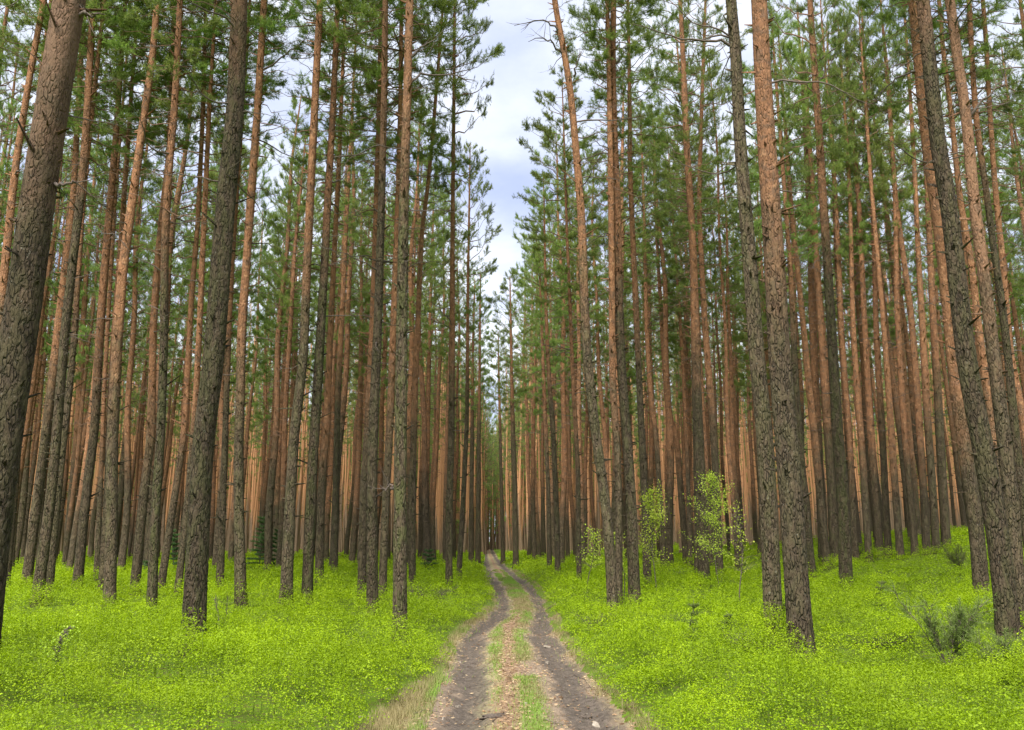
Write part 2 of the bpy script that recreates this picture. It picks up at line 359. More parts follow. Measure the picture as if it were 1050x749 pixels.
# ------------------------------------------------------------------ bilberry cover (nobody could count it)
def bilberry():
    rng = np.random.default_rng(11); PV = []; LV = []; T = []; SA = []; SB = []
    for y0, y1, dens, nl, size in ((4.5, 8.5, 100, 68, .020), (8.5, 13, 85, 54, .024), (13, 21, 52, 38, .032), (21, 34, 30, 24, .047), (34, 56, 11, 18, .078), (56, 100, 3.2, 13, .15)):
        wmax = .66 * y1 + 3; n = int(dens * (y1 - y0) * 2 * wmax)
        y = rng.uniform(y0, y1, n); x = rng.uniform(-wmax, wmax, n) + y * .03
        k = np.abs(x - y * .03) < .66 * y + 3; x = x[k]; y = y[k]
        nz = (fbm(x * 1.7, y * 1.7, 41) - .5) * .5
        dL = trk(y, 0) - x + nz; dR = x - trk(y, 4) + nz
        d = np.maximum(dL, dR)
        # the dry grassy patch beside the near end of the track stays bare
        patch = fbm(x / 1.1, y / 1.1, 51, 3); k = (d > 0) & (rng.random(len(x)) < np.clip((patch - .28) * 6, .45, 1)) & (rng.random(len(x)) < .75 + 3 * np.maximum(d, 0))
        x, y, d, patch = x[k], y[k], d[k], patch[k]
        m = len(x); rp = rng.uniform(.09, .19, m) * (1 + (y > 34) * 1.2)
        hp = (.06 + .36 * sm((fbm(x / .85, y / .85, 61, 2) - .28) * 2.3) + .16 * fbm(x / 2.6, y / 2.6, 63, 2)) * rng.uniform(.8, 1.25, m) * 1.12 * sm(.35 + d / .7) + .05 * patch
        pt = np.clip(rng.uniform(-.15, .75, m) + 1.7 * (fbm(x / .5, y / .5, 67, 2) - .45), 0, 1)
        xi = np.repeat(x, nl); yi = np.repeat(y, nl); ri = np.repeat(rp, nl); hi = np.repeat(hp, nl); N = len(xi)
        a = rng.uniform(0, 2 * np.pi, N); rr_ = np.sqrt(rng.random(N)); lev = np.round(rng.random(N) * 3) / 3
        px = xi + ri * rr_ * np.cos(a); py = yi + ri * rr_ * np.sin(a)
        pz = ground_h(px, py) + hi * (1 - .35 * rr_ ** 2) * (1 - .75 * rng.random(N) ** 4.5)
        nrm = unit(np.stack([np.cos(a) * rr_ * .7, np.sin(a) * rr_ * .7, np.ones(N)], -1) + rng.normal(size=(N, 3)) * .34)
        L = size * rng.uniform(.65, 1.3, N)
        V, f = leaf_quads(np.stack([px, py, pz], -1), nrm, L, L * .62, rng)
        PV.append(V); T.append(np.clip(np.repeat(pt, nl) * .5 + rng.random(N) * .28 + .12, 0, 1)); LV.append(N)
        if y1 <= 21:
            q = rng.integers(0, m, min(m, 5000)); A = np.stack([x[q], y[q], ground_h(x[q], y[q])], -1)
            off = rng.normal(size=(len(q), 2)) * rp[q][:, None] * .6
            SA.append(A); SB.append(A + np.stack([off[:, 0], off[:, 1], hp[q] * rng.uniform(.7, 1.12, len(q))], -1))
    V = np.concatenate(PV); N = sum(LV); SA = [q[::2] for q in SA]; SB = [q[::2] for q in SB]; f = np.arange(N * 4).reshape(-1, 4)
    SA = np.concatenate(SA); SB = np.concatenate(SB); sv, sf = prisms(SA, SB, .0022, .0014)
    me = mesh_from('bilberry_cover', np.concatenate([V, sv]), [f, sf + len(V)], [BERRY, BERRY], [0, 1], False, {'tint': ('FACE', np.concatenate(T + [np.zeros(len(sf))]))})
    tag(link('bilberry_cover', me), kind='stuff')
    print('bilberry leaves', N)
bilberry()

def grass():
    rng = np.random.default_rng(12); n = 330000
    y = 5 + 45 * rng.random(n) ** 1.9; u = rng.random(n); x = trk(y, 0) - .1 + u * (trk(y, 4) - trk(y, 0) + .2)
    z, g, r, l = track_z(x, y)
    edge = np.minimum(x - trk(y, 0), trk(y, 4) - x)
    vg = (x < trk(y, 1) - .33) & (y < 13); p = np.clip(g * 1.1 + (edge < .35) * .25 + vg * .9, .03, 1) * (1 - .93 * np.clip(r * 1.6, 0, 1)); k = rng.random(n) < p * ((fbm(x * 3, y * 3, 71) > .42 - .25 * g) | vg)
    x, y, z, g = x[k], y[k], z[k], g[k]; m = len(x)
    h = rng.uniform(.02, .065, m) * (1 + (edge[k] < .3) * .8); w = .0022 + y * .00035
    a = rng.uniform(0, 6.283, m); tip = np.stack([np.cos(a), np.sin(a)], -1) * (h * rng.uniform(.2, 1.3, m))[:, None]
    b = np.stack([-np.sin(a), np.cos(a)], -1) * (w / 2)[:, None]
    P = np.stack([x, y], -1); V = np.zeros((m, 3, 3))
    V[:, 0, :2] = P - b; V[:, 1, :2] = P + b; V[:, 2, :2] = P + tip; V[:, :2, 2] = (z - .005)[:, None]; V[:, 2, 2] = z + h
    gp = fbm(x * 1.2, y * .8, 77); t = np.clip(.25 + (gp - .45) * 2.5 + rng.random(m) * .6 - .7 * (edge[k] < .22), 0, 1)
    t = np.where((x < trk(y, 1) - .5) & (y < 12), t * .45, t)
    me = mesh_from('track_grass', V.reshape(-1, 3), [np.arange(m * 3).reshape(-1, 3)], [GRASS], None, False, {'tint': ('FACE', t)})
    tag(link('track_grass', me), kind='stuff')
grass()

# ------------------------------------------------------------------ pine crowns (shared by the copies)
def crown_mesh(seed, L=11.5, nwh=24, tw=1.0, nn=17, nl=.10, nw=.0125, lod=0, rad=1.0):
    rng = np.random.default_rng(seed); tb = Tubes(); A = []; B = []; RA = []; TC = []; TD = []
    lop = rng.uniform(0, 6.28)
    for w in range(-5 if not lod else 0, nwh):
        z0 = L * w / nwh + rng.uniform(-.12, .12); t = w / nwh; dead = w < 1 or (w < 6 and rng.random() < .35)
        nb = rng.integers(2, 4) if w < 0 else rng.integers(3, 6)
        a0 = rng.uniform(0, 6.28)
        for k in range(nb):
            if w >= 0 and rng.random() < .12: continue
            az = a0 + k * 6.283 / nb + rng.uniform(-.4, .4)
            prof = (.62 + 1.6 * max(t, 0)) if t < .35 else (1.18 * (1 - ((t - .35) / .68) ** 1.5) + .12)
            ln = 2.15 * prof * rng.uniform(.6, 1.18) * rad * (1 + .22 * math.cos(az - lop))
            if w < 0: ln = rng.uniform(.5, 1.7)
            up = -.15 + .95 * max(t, 0) + rng.uniform(-.2, .22)
            m = 7 if not lod else 4; s = np.linspace(0, 1, m); droop = rng.uniform(-.12, .28) if not dead else rng.uniform(-.35, .2)
            rr_ = ln * s; hz = ln * (up * s + droop * s ** 2)
            aj = az + np.cumsum(rng.normal(0, .09, m)) * (s > 0)
            P = np.stack([rr_ * np.cos(aj), rr_ * np.sin(aj), z0 + hz], -1); P[1:-1] += rng.normal(0, .025 * ln, (m - 2, 3))
            r0 = (.008 + .0075 * ln) * (.8 if dead else 1)
            tb.add(P, r0 * (1 - .85 * s), 4 if not lod else 3)
            # side twigs
            nt_ = int((5 + 9 * ln) * tw) if not dead else int(2 + 3 * ln * (0 if lod else 1))
            ss = np.clip(rng.beta(2.8, .8, nt_), .3, .99) if not dead else rng.uniform(.3, 1, nt_)
            q = np.stack([np.interp(ss, s, P[:, i]) for i in range(3)], -1)
            dirb = unit(P[-1] - P[0]); side = unit(np.cross(dirb, [0, 0, 1.]))
            sg = np.where(rng.random(nt_) < .5, 1, -1)[:, None]
            td = unit(dirb * rng.uniform(.35, 1.1, (nt_, 1)) + side * sg * rng.uniform(.25, .95, (nt_, 1)) + np.array([0, 0, 1.]) * rng.uniform(-.1, .55, (nt_, 1)))
            tl = (.18 + .34 * ln * (1.15 - ss)) * rng.uniform(.6, 1.2, nt_)
            e = q + td * tl[:, None]
            A.append(q); B.append(e); RA.append(np.full(nt_, .0045 if not lod else .009))
            if dead: continue
            # tufts at the tips and along the outer twigs
            for fr in ((1., .74, .5) if not lod else (1., .6)):
                TC.append(q + (e - q) * fr); TD.append(unit(td + rng.normal(0, .25, (nt_, 3)) + [0, 0, .35]))
            # secondary twiglets
            if not lod:
                k2 = np.repeat(np.arange(nt_), 3); f2 = rng.uniform(.3, .95, len(k2))[:, None]
                q2 = q[k2] + (e[k2] - q[k2]) * f2; d2 = unit(td[k2] + rng.normal(0, .75, (len(k2), 3)) + [0, 0, .25]); e2 = q2 + d2 * rng.uniform(.08, .22, (len(k2), 1))
                A.append(q2); B.append(e2); RA.append(np.full(len(k2), .004)); TC.append(e2); TD.append(d2)
            TC.append(P[-1:]); TD.append(dirb[None])
    V1, F1 = tb.arrays(); A = np.concatenate(A); B = np.concatenate(B); RA = np.concatenate(RA)
    V2, F2 = prisms(A, B, RA, RA * .4)
    TC = np.concatenate(TC); TD = np.concatenate(TD)
    V3, F3 = needles(TC, TD, nn, nl, nw, rng, 1.0)
    # one random value per tuft and a little per needle
    tint = np.clip(np.repeat(rng.random(len(TC)), nn) * .75 + rng.random(len(F3)) * .35, 0, 1)
    V = np.concatenate([V1, V2, V3])
    return V, [F1, F2 + len(V1), F3 + len(V1) + len(V2)], tint
def build_crown(seed, **kw):
    V, Fs, tint = crown_mesh(seed, **kw)
    return mesh_from('crown', V, Fs, [LIMB, TWIG, NEEDLE], [0, 1, 2], False, {'tint': ('FACE', np.concatenate([np.zeros(len(Fs[0]) + len(Fs[1])), tint]))})
CROWNS = [build_crown(100 + i, rad=(.75, .9, 1.0, .82)[i % 4], tw=(.50, .60, .68)[i % 3]) for i in range(9)]
FARCROWNS = [build_crown(200 + i, nwh=18, tw=.6, nn=7, nl=.16, nw=.024, lod=1, rad=.85) for i in range(6)]

# ------------------------------------------------------------------ trunks
def radius(z, H, r0):
    t = np.clip(z / H, 0, 1); return r0 * (.10 + .90 * (1 - t) ** .62) + r0 * .30 * np.exp(-z / .30)
def trunk_arrays(zf, xf, yf, H, r0, seg, dz, rng, relief=0., og=7., stubs=True, stub_from=1.8):
    z = np.concatenate([np.arange(-.35, min(H * .62, 15.5) if relief else H, dz), np.linspace(min(H * .62, 15.5), H, 24) if relief else [H]])
    cx = np.interp(z, zf, xf); cy = np.interp(z, zf, yf)
    th = np.linspace(0, 2 * np.pi, seg, endpoint=False); TH, ZZ = np.meshgrid(th, z)
    rad = radius(np.maximum(ZZ, 0), H, r0)
    sd = int(rng.integers(0, 9999)); plate = np.zeros_like(rad)
    rad = rad * (1 + .05 * np.sin(TH * 2 + ZZ * .4 + sd) + .035 * np.sin(TH * 3 - ZZ * .9 + sd * 2))
    rad = rad + .18 * r0 * np.exp(-np.maximum(ZZ, 0) / .22) * np.maximum(0, np.sin(TH * 5 + sd)) ** 2
    if relief:
        per = max(8, int(round(2 * np.pi * r0 / .036))); u = TH / (2 * np.pi) * per
        wx = (vnoise(np.cos(TH) * 3 + 9, ZZ * 5 + np.sin(TH) * 3, sd) - .5) * 1.0; wy = (vnoise(np.sin(TH) * 3 + 5, ZZ * 4 + np.cos(TH) * 3, sd + 1) - .5) * 1.0
        f1, f2 = worley(u + wx, ZZ / .21 + wy * .8, per, sd); g = (1 - sm((f2 - f1) / .38)) * (.35 + .65 * sm((vnoise(u * .7, ZZ * 4, sd + 8) - .3) * 3))
        fade = 1 - .72 * sm((ZZ - og + 1) / 3)
        rad = rad + relief * fade * (.45 * (1 - f1) - 1.0 * g) + relief * .5 * (vnoise(u * 2.3, ZZ * 30, sd + 3) - .5)
        plate = g * fade
    else:
        rad = rad * (1 + .07 * (vnoise(np.cos(TH) * 2 + 5, ZZ * 4 + np.sin(TH) * 2, sd) - .5) + .05 * (vnoise(TH * 3, ZZ * 9, sd + 1) - .5))
    V = np.stack([cx[:, None] + rad * np.cos(TH), cy[:, None] + rad * np.sin(TH), ZZ], -1).reshape(-1, 3)
    i = np.arange(len(z) - 1)[:, None] * seg; j = np.arange(seg)[None]; k = (j + 1) % seg
    Fq = np.stack([i + j, i + k, i + seg + k, i + seg + j], -1).reshape(-1, 4)
    at = plate.ravel()
    if stubs:
        zs = []; c = stub_from + rng.uniform(0, .5)
        while c < H * .6:
            for _ in range(rng.integers(1, 5) if c < 4.5 else rng.integers(2, 6)): zs.append(c + rng.normal(0, .05))
            c += rng.uniform(.28, .5)
        zs = np.array(zs); n = len(zs); a = rng.uniform(0, 6.283, n); r = radius(zs, H, r0) * .9
        ln = rng.uniform(.03, .12, n) * (1 + (rng.random(n) < .18) * 2.)
        px = np.interp(zs, zf, xf); py = np.interp(zs, zf, yf); d = np.stack([np.cos(a), np.sin(a), rng.uniform(-.1, .7, n)], -1)
        A = np.stack([px, py, zs], -1) + d * r[:, None] * [1, 1, 0]; B = A + d * (ln + .02)[:, None]
        V2, F2 = prisms(A, B, rng.uniform(.014, .036, n), rng.uniform(.005, .011, n))
        Fq = np.concatenate([Fq, F2 + len(V)]); V = np.concatenate([V, V2]); at = np.concatenate([at, np.zeros(len(V2)) + .9])
    return V, Fq, at
def crown_axis(o, zf, xf, yf, zc, H, spin, sxy=1.):
    a = Vector((float(np.interp(zc, zf, xf)), float(np.interp(zc, zf, yf)), zc)); b = Vector((float(np.interp(H, zf, xf)), float(np.interp(H, zf, yf)), H))
    q = (b - a).normalized().to_track_quat('Z', 'Y').to_matrix().to_4x4()
    s = (H - zc) / 11.5
    o.matrix_local = Matrix.Translation(a) @ q @ Matrix.Rotation(spin, 4, 'Z') @ Matrix.Diagonal((sxy, sxy, s, 1))
def dead_branch_mesh(seed):
    rng = np.random.default_rng(seed); tb = Tubes(); ln = rng.uniform(.7, 2.0); m = 9; s = np.linspace(0, 1, m)
    y = np.cumsum(rng.normal(0, .035, m)) * ln; up = rng.uniform(-.25, .5); cv = rng.uniform(-.35, .5)
    P = np.stack([ln * s, y, ln * (up * s + cv * s * s) + np.cumsum(rng.normal(0, .02, m))], -1); P[0] = 0
    tb.add(P, (.008 + .009 * ln) * (1 - .8 * s), 5)
    for _ in range(rng.integers(2, 7)):
        i = rng.integers(2, m - 1); l2 = ln * rng.uniform(.15, .45); d = unit(unit(P[i] - P[i - 1]) + rng.normal(0, .7, 3)); k = np.linspace(0, 1, 4)[:, None]
        Q = P[i] + d * l2 * k + np.array([0, 0, .15 * l2]) * k ** 2; tb.add(Q, .0065 * (1 - .75 * k[:, 0]), 3)
        if rng.random() < .6:
            d2 = unit(d + rng.normal(0, .7, 3)); tb.add(np.stack([Q[2], Q[2] + d2 * l2 * .5]), [.004, .002], 3)
    V, Fq = tb.arrays(); return mesh_from('dead_branch', V, [Fq], [TWIG])
DEADB = [dead_branch_mesh(300 + i) for i in range(14)]

# name, pixel polyline base->top, width px at base, px row where bark turns orange, moss, tone, dull, near?, label
TREES = [
 ('A', [(-27,690),(-16,600),(3,450),(16,375),(28,300),(42,200),(58,110),(78,0)], 47, 200, .35, -.2, .8, 1, 'thickest brown pine, leaning in from the left edge'),
 ('B', [(198,660),(202,560),(207,450),(218,375),(230,200),(240,110),(245,0)], 28, 50, .6, -.12, .3, 1, 'thick dark pine with deeply furrowed bark, standing alone in front on the left'),
 ('T1', [(27,601),(46,450),(62,300),(74,205),(84,60),(88,0)], 11, 400, .3, .05, 0, 0, 'slim pine leaning right, first behind the thickest leftmost trunk'),
 ('T2', [(38,615),(54,509),(60,450),(70,330),(82,220),(88,147),(95,26),(97,0)], 12, 190, .5, -.06, 0, 0, 'dark slim pine whose foot stands lowest of the crossing pair near the left edge'),
 ('T3', [(50,611),(58,520),(66,450),(78,350),(90,200)], 8, 330, .4, -.05, 0, 0, 'thin pine just right of the crossing pair near the left edge'),
 ('T4', [(79,605),(91,485),(97,450),(103,350),(112,220),(119,117),(124,20)], 11, 400, .3, 0, 0, 0, 'slim pine with a dark broad foot, left of the straight broad grey-footed pine'),
 ('T5', [(113,616),(115,538),(116,450),(123,343),(129,267),(138,205),(147,132),(157,59),(161,0)], 13, 395, .5, .03, 0, 0, 'broad curving pine, dark foot, bright orange upper trunk, left group'),
 ('T6', [(105,604),(110,509),(112,400),(118,300),(124,200)], 8, 420, .3, .05, 0, 0, 'thin orange pine half hidden behind the broad curving orange pine, left group'),
 ('T7', [(138,605),(147,509),(155,450),(158,333),(164,250),(173,161),(176,44),(177,0)], 10, 440, .3, .05, 0, 0, 'orange pine just left of the mossy dark trunk, its foot slanting left'),
 ('T8', [(156,625),(158,538),(164,450),(168,350),(170,250),(175,176),(181,117),(185,44),(187,0)], 11, 290, .9, -.1, 0, 0, 'dark mossy lower trunk turning red above, foot nearest left of the lone furrowed pine'),
 ('T9', [(164,604),(178,510),(187,450),(195,300),(202,233),(208,120),(211,0)], 8, 470, .2, .08, 0, 0, 'thin orange pine between the mossy dark trunk and the lone furrowed pine'),
 ('T10', [(182,608),(196,480),(202,400),(207,317),(212,200),(215,117),(221,0)], 8, 450, .3, .05, 0, 0, 'orange pine directly left of the lone furrowed pine, partly behind it'),
 ('T11', [(225.5,602),(228,523),(232,433),(235,350),(238,283),(244,180),(250,80)], 8, 380, .4, -.02, 0, 0, 'thin pine directly right of the lone furrowed pine, its foot farther off'),
 ('T12', [(248,616),(245,509),(245,450),(247,420),(248,333),(253,267),(256,210),(264,117),(268,59),(272,0)], 12, 400, .5, .05, 0, 0, 'orange pine with a long bare branch reaching up, right of the lone furrowed pine'),
 ('T13', [(293,618),(296,538),(300,450),(310,367),(313,283),(317,200),(322,117),(328,0)], 13, 300, .5, -.04, 0, 0, 'tall straight pine, first of the close pair midway between lone furrowed pine and track'),
 ('T14', [(315,617),(319,509),(322,450),(328,350),(333,250),(335,200),(340,117),(346,0)], 12, 270, .9, -.08, 0, 0, 'mossy dark-footed pine, second of the close pair midway to the track'),
 ('T15', [(327,596),(331,480),(335,450),(340,333),(343,267),(347,180),(352,60)], 9, 470, .3, .05, 0, 0, 'thin orange pine right behind the mossy one of the close pair'),
 ('T16', [(343,589),(344,480),(346,400),(350,330),(356,200)], 8, 400, .5, -.05, 0, 0, 'thin dark-footed pine farther back, between the close pair and the row of four'),
 ('T17', [(371,609),(372,509),(376,450),(381,333),(386,200),(389,100),(391,0)], 9, 430, .3, .03, 0, 0, 'orange pine almost touching the left side of the tall dark pine beside the mossy one'),
 ('T18', [(382,625),(382,509),(383,450),(388,333),(392,200),(394,100),(395,0)], 13, 170, .5, -.05, .2, 1, 'tall straight dark pine, second trunk left of the track by nearness'),
 ('T19', [(392,609),(396,500),(400,430),(405,300),(408,220),(411,117),(412,0)], 9, 430, .3, .05, 0, 0, 'orange pine between the tall dark pine and the mossy green-footed pine'),
 ('T20', [(410,649),(410,550),(410.5,450),(412,300),(414,200),(418,88),(420,0)], 16, 200, 1., -.08, .2, 1, 'green mossy-footed pine nearest to the left side of the track'),
 ('T21', [(423,604),(423,509),(424,450),(428,333),(432,233),(438,190),(443,140)], 8, 430, .4, .03, 0, 0, 'orange pine just right of and behind the mossy green-footed pine'),
 ('T27', [(436,580),(438,450),(440,350),(443,250)], 7, 500, .2, .06, 0, 0, 'thin bright orange pine farther back, right of the mossy green-footed pine'),
 ('T22', [(460.5,601),(461,509),(463,450),(464,333),(464,260)], 8, 380, .6, -.05, 0, 0, 'slim dark-footed pine close to the left edge of the track'),
 ('T23', [(470,595),(476,494),(479,420),(480,283)], 6, 400, .5, -.05, 0, 0, 'very thin slanting pine, first right of the slim dark-footed one by the track'),
 ('T24', [(483,578),(484,450),(485,350),(487,283)], 6, 430, .4, 0, 0, 0, 'thin straight pine in the far row along the left side of the track'),
 ('T25', [(490,579),(491,450),(492,350)], 6, 430, .5, -.05, 0, 0, 'last distinct thin pine before the track disappears, left side'),
 ('T30', [(516,575),(513,450),(511,360)], 5, 440, .4, 0, 0, 0, 'first thin pine on the right side where the track disappears'),
 ('T31', [(529,580),(528,500),(526,450),(524,350)], 7, 430, .5, -.04, 0, 0, 'second thin pine on the right side where the track disappears'),
 ('T32', [(563.5,583),(562,494),(560,450),(556,350),(553,280)], 6, 450, .4, 0, 0, 0, 'thin pine with bare side twigs, right of the far end of the track'),
 ('T33', [(572,593),(571,538),(568,450),(562,367),(560,300),(559,250)], 7, 400, .5, .02, 0, 0, 'slim pale-footed pine with short dead twigs right of the track'),
 ('T34', [(593.5,599),(593,480),(590,430),(587,380),(584,300),(581,240)], 6, 450, .5, -.05, 0, 0, 'slim pine between the pale-footed one and the leaning pine'),
 ('T35', [(629,628),(626,570),(624,538),(618,490),(612,450),(603,367),(600,300),(598,233),(596,205),(591,147),(585.5,88),(578,44),(569,0)], 13, 300, .5, -.03, 0, 1, 'strongly leaning pine with two bare branches against the sky, right of the track'),
 ('T36', [(634,618),(635,509),(633,450),(628,400),(627,333),(626,233),(624,120)], 9, 420, .3, .05, 0, 0, 'orange pine squeezed between the leaning pine and its straight neighbour'),
 ('T37', [(651,618),(647,509),(643,450),(637,367),(635,283),(633,200),(630,147),(628,59),(629,0)], 14, 300, .6, -.02, 0, 1, 'straight stout pine directly right of the leaning pine'),
 ('T38', [(664,602),(661,520),(658,450),(653,333),(649,233),(647,176),(646,73)], 9, 350, .4, 0, 0, 0, 'slim pine just behind the tall leafy birch sapling'),
 ('T39', [(681,584),(673,450),(667,400),(663,333),(660,217)], 7, 450, .3, .04, 0, 0, 'thin orange pine rising right behind the tall birch sapling'),
 ('T40', [(704,578),(693,450),(684,420),(678,333),(675,283)], 8, 480, .2, .06, 0, 0, 'slanting orange pine between the two birch saplings, farther back'),
 ('T41', [(722,596),(718,509),(715,430),(713,333),(711,250),(708,200),(704,147),(700,59),(697,0)], 13, 380, .4, .02, 0, 0, 'stout brown pine of the joined pair behind the bushy birch sapling'),
 ('T42', [(738,591),(732,433),(724,333),(718,217),(718,176),(721,88),(725,0)], 9, 430, .3, .06, 0, 0, 'thin orange pine of the joined pair behind the bushy birch sapling'),
 ('T43', [(793,652),(788,538),(784,450),(775,367),(768,267),(762,200),(757,117),(756,59),(751,0)], 21, -300, .45, .20, 1., 1, 'grey smooth-barked pine without orange, left of the rugged dark thick pine'),
 ('T44', [(822,666),(817,597),(812,509),(807,450),(800,367),(796,267),(793,210),(789.6,147),(785,59),(782,0)], 29, 290, .35, -.12, .1, 1, 'thickest right-hand pine, rugged dark plates below and red-orange bark above'),
 ('T46', [(848,580),(836,470),(828,400),(822,333),(813,243),(805,150)], 9, 480, .2, .12, 0, 0, 'bright orange pine right behind the rugged thick pine'),
 ('T47', [(833,588),(823,480),(817,400),(812,300)], 9, 330, .6, -.1, 0, 0, 'dark green-grey pine hidden at the right side of the rugged thick pine'),
 ('T48', [(844,576),(839,450),(835,350),(831,250)], 11, 450, .5, -.06, 0, 0, 'dark-footed pine in the gap between rugged thick pine and lichen-footed pine'),
 ('T49', [(856,577),(850,450),(844,340)], 11, 440, .5, -.08, 0, 0, 'dark pine touching the left side of the lichen-footed pine, farther back'),
 ('T45', [(867,603),(864,509),(858,450),(852,367),(848,300),(845,243),(842,190),(838,117),(834,59),(830,0)], 15, 250, .8, -.05, .1, 1, 'pine with green lichen-covered foot standing alone on the slope'),
 ('S1', [(877,573),(872,450),(862,330),(855,200)], 8, 480, .3, .04, 0, 0, 'first slim pine on the crest right of the lichen-footed pine'),
 ('S2', [(891,572),(884,450),(876,330),(872,200)], 8, 470, .3, .08, 0, 0, 'second slim pine on the crest right of the lichen-footed pine'),
 ('S3', [(902,568),(894,450),(886,330),(880,220)], 9, 480, .3, .02, 0, 0, 'third slim pine on the crest right of the lichen-footed pine'),
 ('S4', [(911,568),(904,450),(896,340),(893,200)], 8, 430, .4, -.06, 0, 0, 'fourth slim pine on the crest right of the lichen-footed pine'),
 ('S5', [(923,569),(913,450),(905,330),(897,230)], 8, 490, .3, .08, 0, 0, 'fifth slim pine on the crest right of the lichen-footed pine'),
 ('S6', [(938,566),(929,450),(921,320),(917,200)], 8, 470, .3, .04, 0, 0, 'sixth slim pine on the crest, with flaky bark, midway to the right-edge group'),
 ('S7', [(950,565),(943,450),(934,310),(920,200),(914,100)], 9, 480, .3, .04, 0, 0, 'flaky slim pine bending left at the top, on the crest'),
 ('S8', [(960,563),(951,450),(944,310),(938,200)], 9, 430, .4, -.04, 0, 0, 'slim pine on the crest, two trunks left of the bright orange flaky pine'),
 ('S9', [(970,558),(962,450),(955,320),(950,200)], 10, 400, .5, -.08, 0, 0, 'dark slim pine on the crest directly left of the bright orange flaky pine'),
 ('T60', [(1007,621),(1000,538),(986,450),(975,367),(966,283),(955,200),(948,147),(940,59),(935,0)], 19, 440, .3, .14, 0, 1, 'bright orange flaky pine on the slope left of the dark thick pine'),
 ('T61', [(1034,655),(1026,567),(1014,480),(1005,435),(993,367),(983,267),(977,205),(966,147),(959,73),(951,0)], 25, 20, .5, -.2, .5, 1, 'dark blackish thick pine crossing in front of orange ones near the right edge'),
 ('T65', [(1040,606),(1018,460),(1002,350),(993,267),(982,205),(975,117),(967,59),(962,0)], 9, 450, .2, .1, 0, 0, 'orange pine emerging on the right side of the dark blackish thick pine'),
 ('T62', [(1043,634),(1038,538),(1028,450),(1017,367),(1008,283),(998,205),(992,117),(984,59),(978,0)], 18, 330, .3, .06, .5, 1, 'pinkish-brown pine with a bent bare branch, right of the blackish thick pine'),
 ('T63', [(1060,606),(1040,450),(1027,333),(1015,250),(1008,190),(1000,130),(996,60),(994,0)], 10, 180, .6, -.1, 0, 0, 'slim dark greenish pine right behind the pinkish-brown pine'),
 ('T64', [(1074,600),(1048,417),(1037,367),(1030,267),(1021,190),(1014,110),(1008,30)], 9, 480, .2, .1, 0, 0, 'wavy orange pine nearest the right edge, its foot outside the picture'),
 ('T66', [(-18,618),(-8,450),(2,333),(12,220),(18,161),(26,103),(35,44),(43,0)], 11, 350, .3, .03, 0, 0, 'slim pine left of the thickest leaning pine, cut by the left edge'),
 ('T67', [(5,604),(20,430),(31,250),(37,170),(42,90),(53,0)], 10, 470, .3, .05, 0, 0, 'orange pine almost hidden along the left side of the thickest leaning pine'),
 ('T69', [(68,581),(73,509),(78,450),(86,330),(96,200)], 9, 470, .3, .02, 0, 0, 'thin orange pine farther back between slim dark-footed pines, left group'),
 ('T70', [(99,596),(102,500),(106,400)], 6, 480, .4, .0, 0, 0, 'very thin pine just left of the broad curving orange pine'),
]
CUSTOM = {
 'T35': [[(575,30),(566,24),(555,20),(543,22),(528,26)], [(577,52),(566,46),(556,43),(541,45)], [(589,75),(592,62),(596,55)]],
 'T62': [[(996,118),(1008,102),(1022,86),(1028,68)]],
 'T20': [[(419,84),(430,74),(448,68),(472,69),(486,76)], [(421,60),(434,50),(450,44)], [(406,500),(399,497),(393,503)]],
 'T45': [[(839,85),(848,70),(855,56)], [(840,113),(856,92),(873,67)], [(838,63),(858,50),(875,29)]],
 'T12': [[(270,72),(285,58),(303,44),(322,22)]],
 'T60': [[(938,74),(921,78),(908,88),(899,102)]],
 'A': [[(82,22),(95,21),(110,23)], [(55,191),(68,190),(81,186)]],
 'T37': [[(631,64),(640,50),(651,37)], [(631,163),(640,152),(649,137)]],
 'T43': [[(755,43),(735,40),(705,39),(680,34),(652,20)]],
 'T14': [[(337,185),(346,178),(356,171)]],
}
TREE_GROUP = 'distinct pines along the track'
HTS = {'T23': 18, 'T24': 20, 'T25': 20, 'T33': 17.5, 'T34': 18.5, 'T32': 17.5, 'T30': 18.5, 'T31': 19}
occ = []
def pine_root(x, y, z, label, group):
    o = link('pine_tree', None, None, (x, y, z)); return tag(o, label, 'pine tree', group)
def set_bark(o, og, moss, tone, dull):
    o['orange_from'] = float(og); o['moss'] = float(moss); o['tone'] = float(tone); o['dull'] = float(dull)
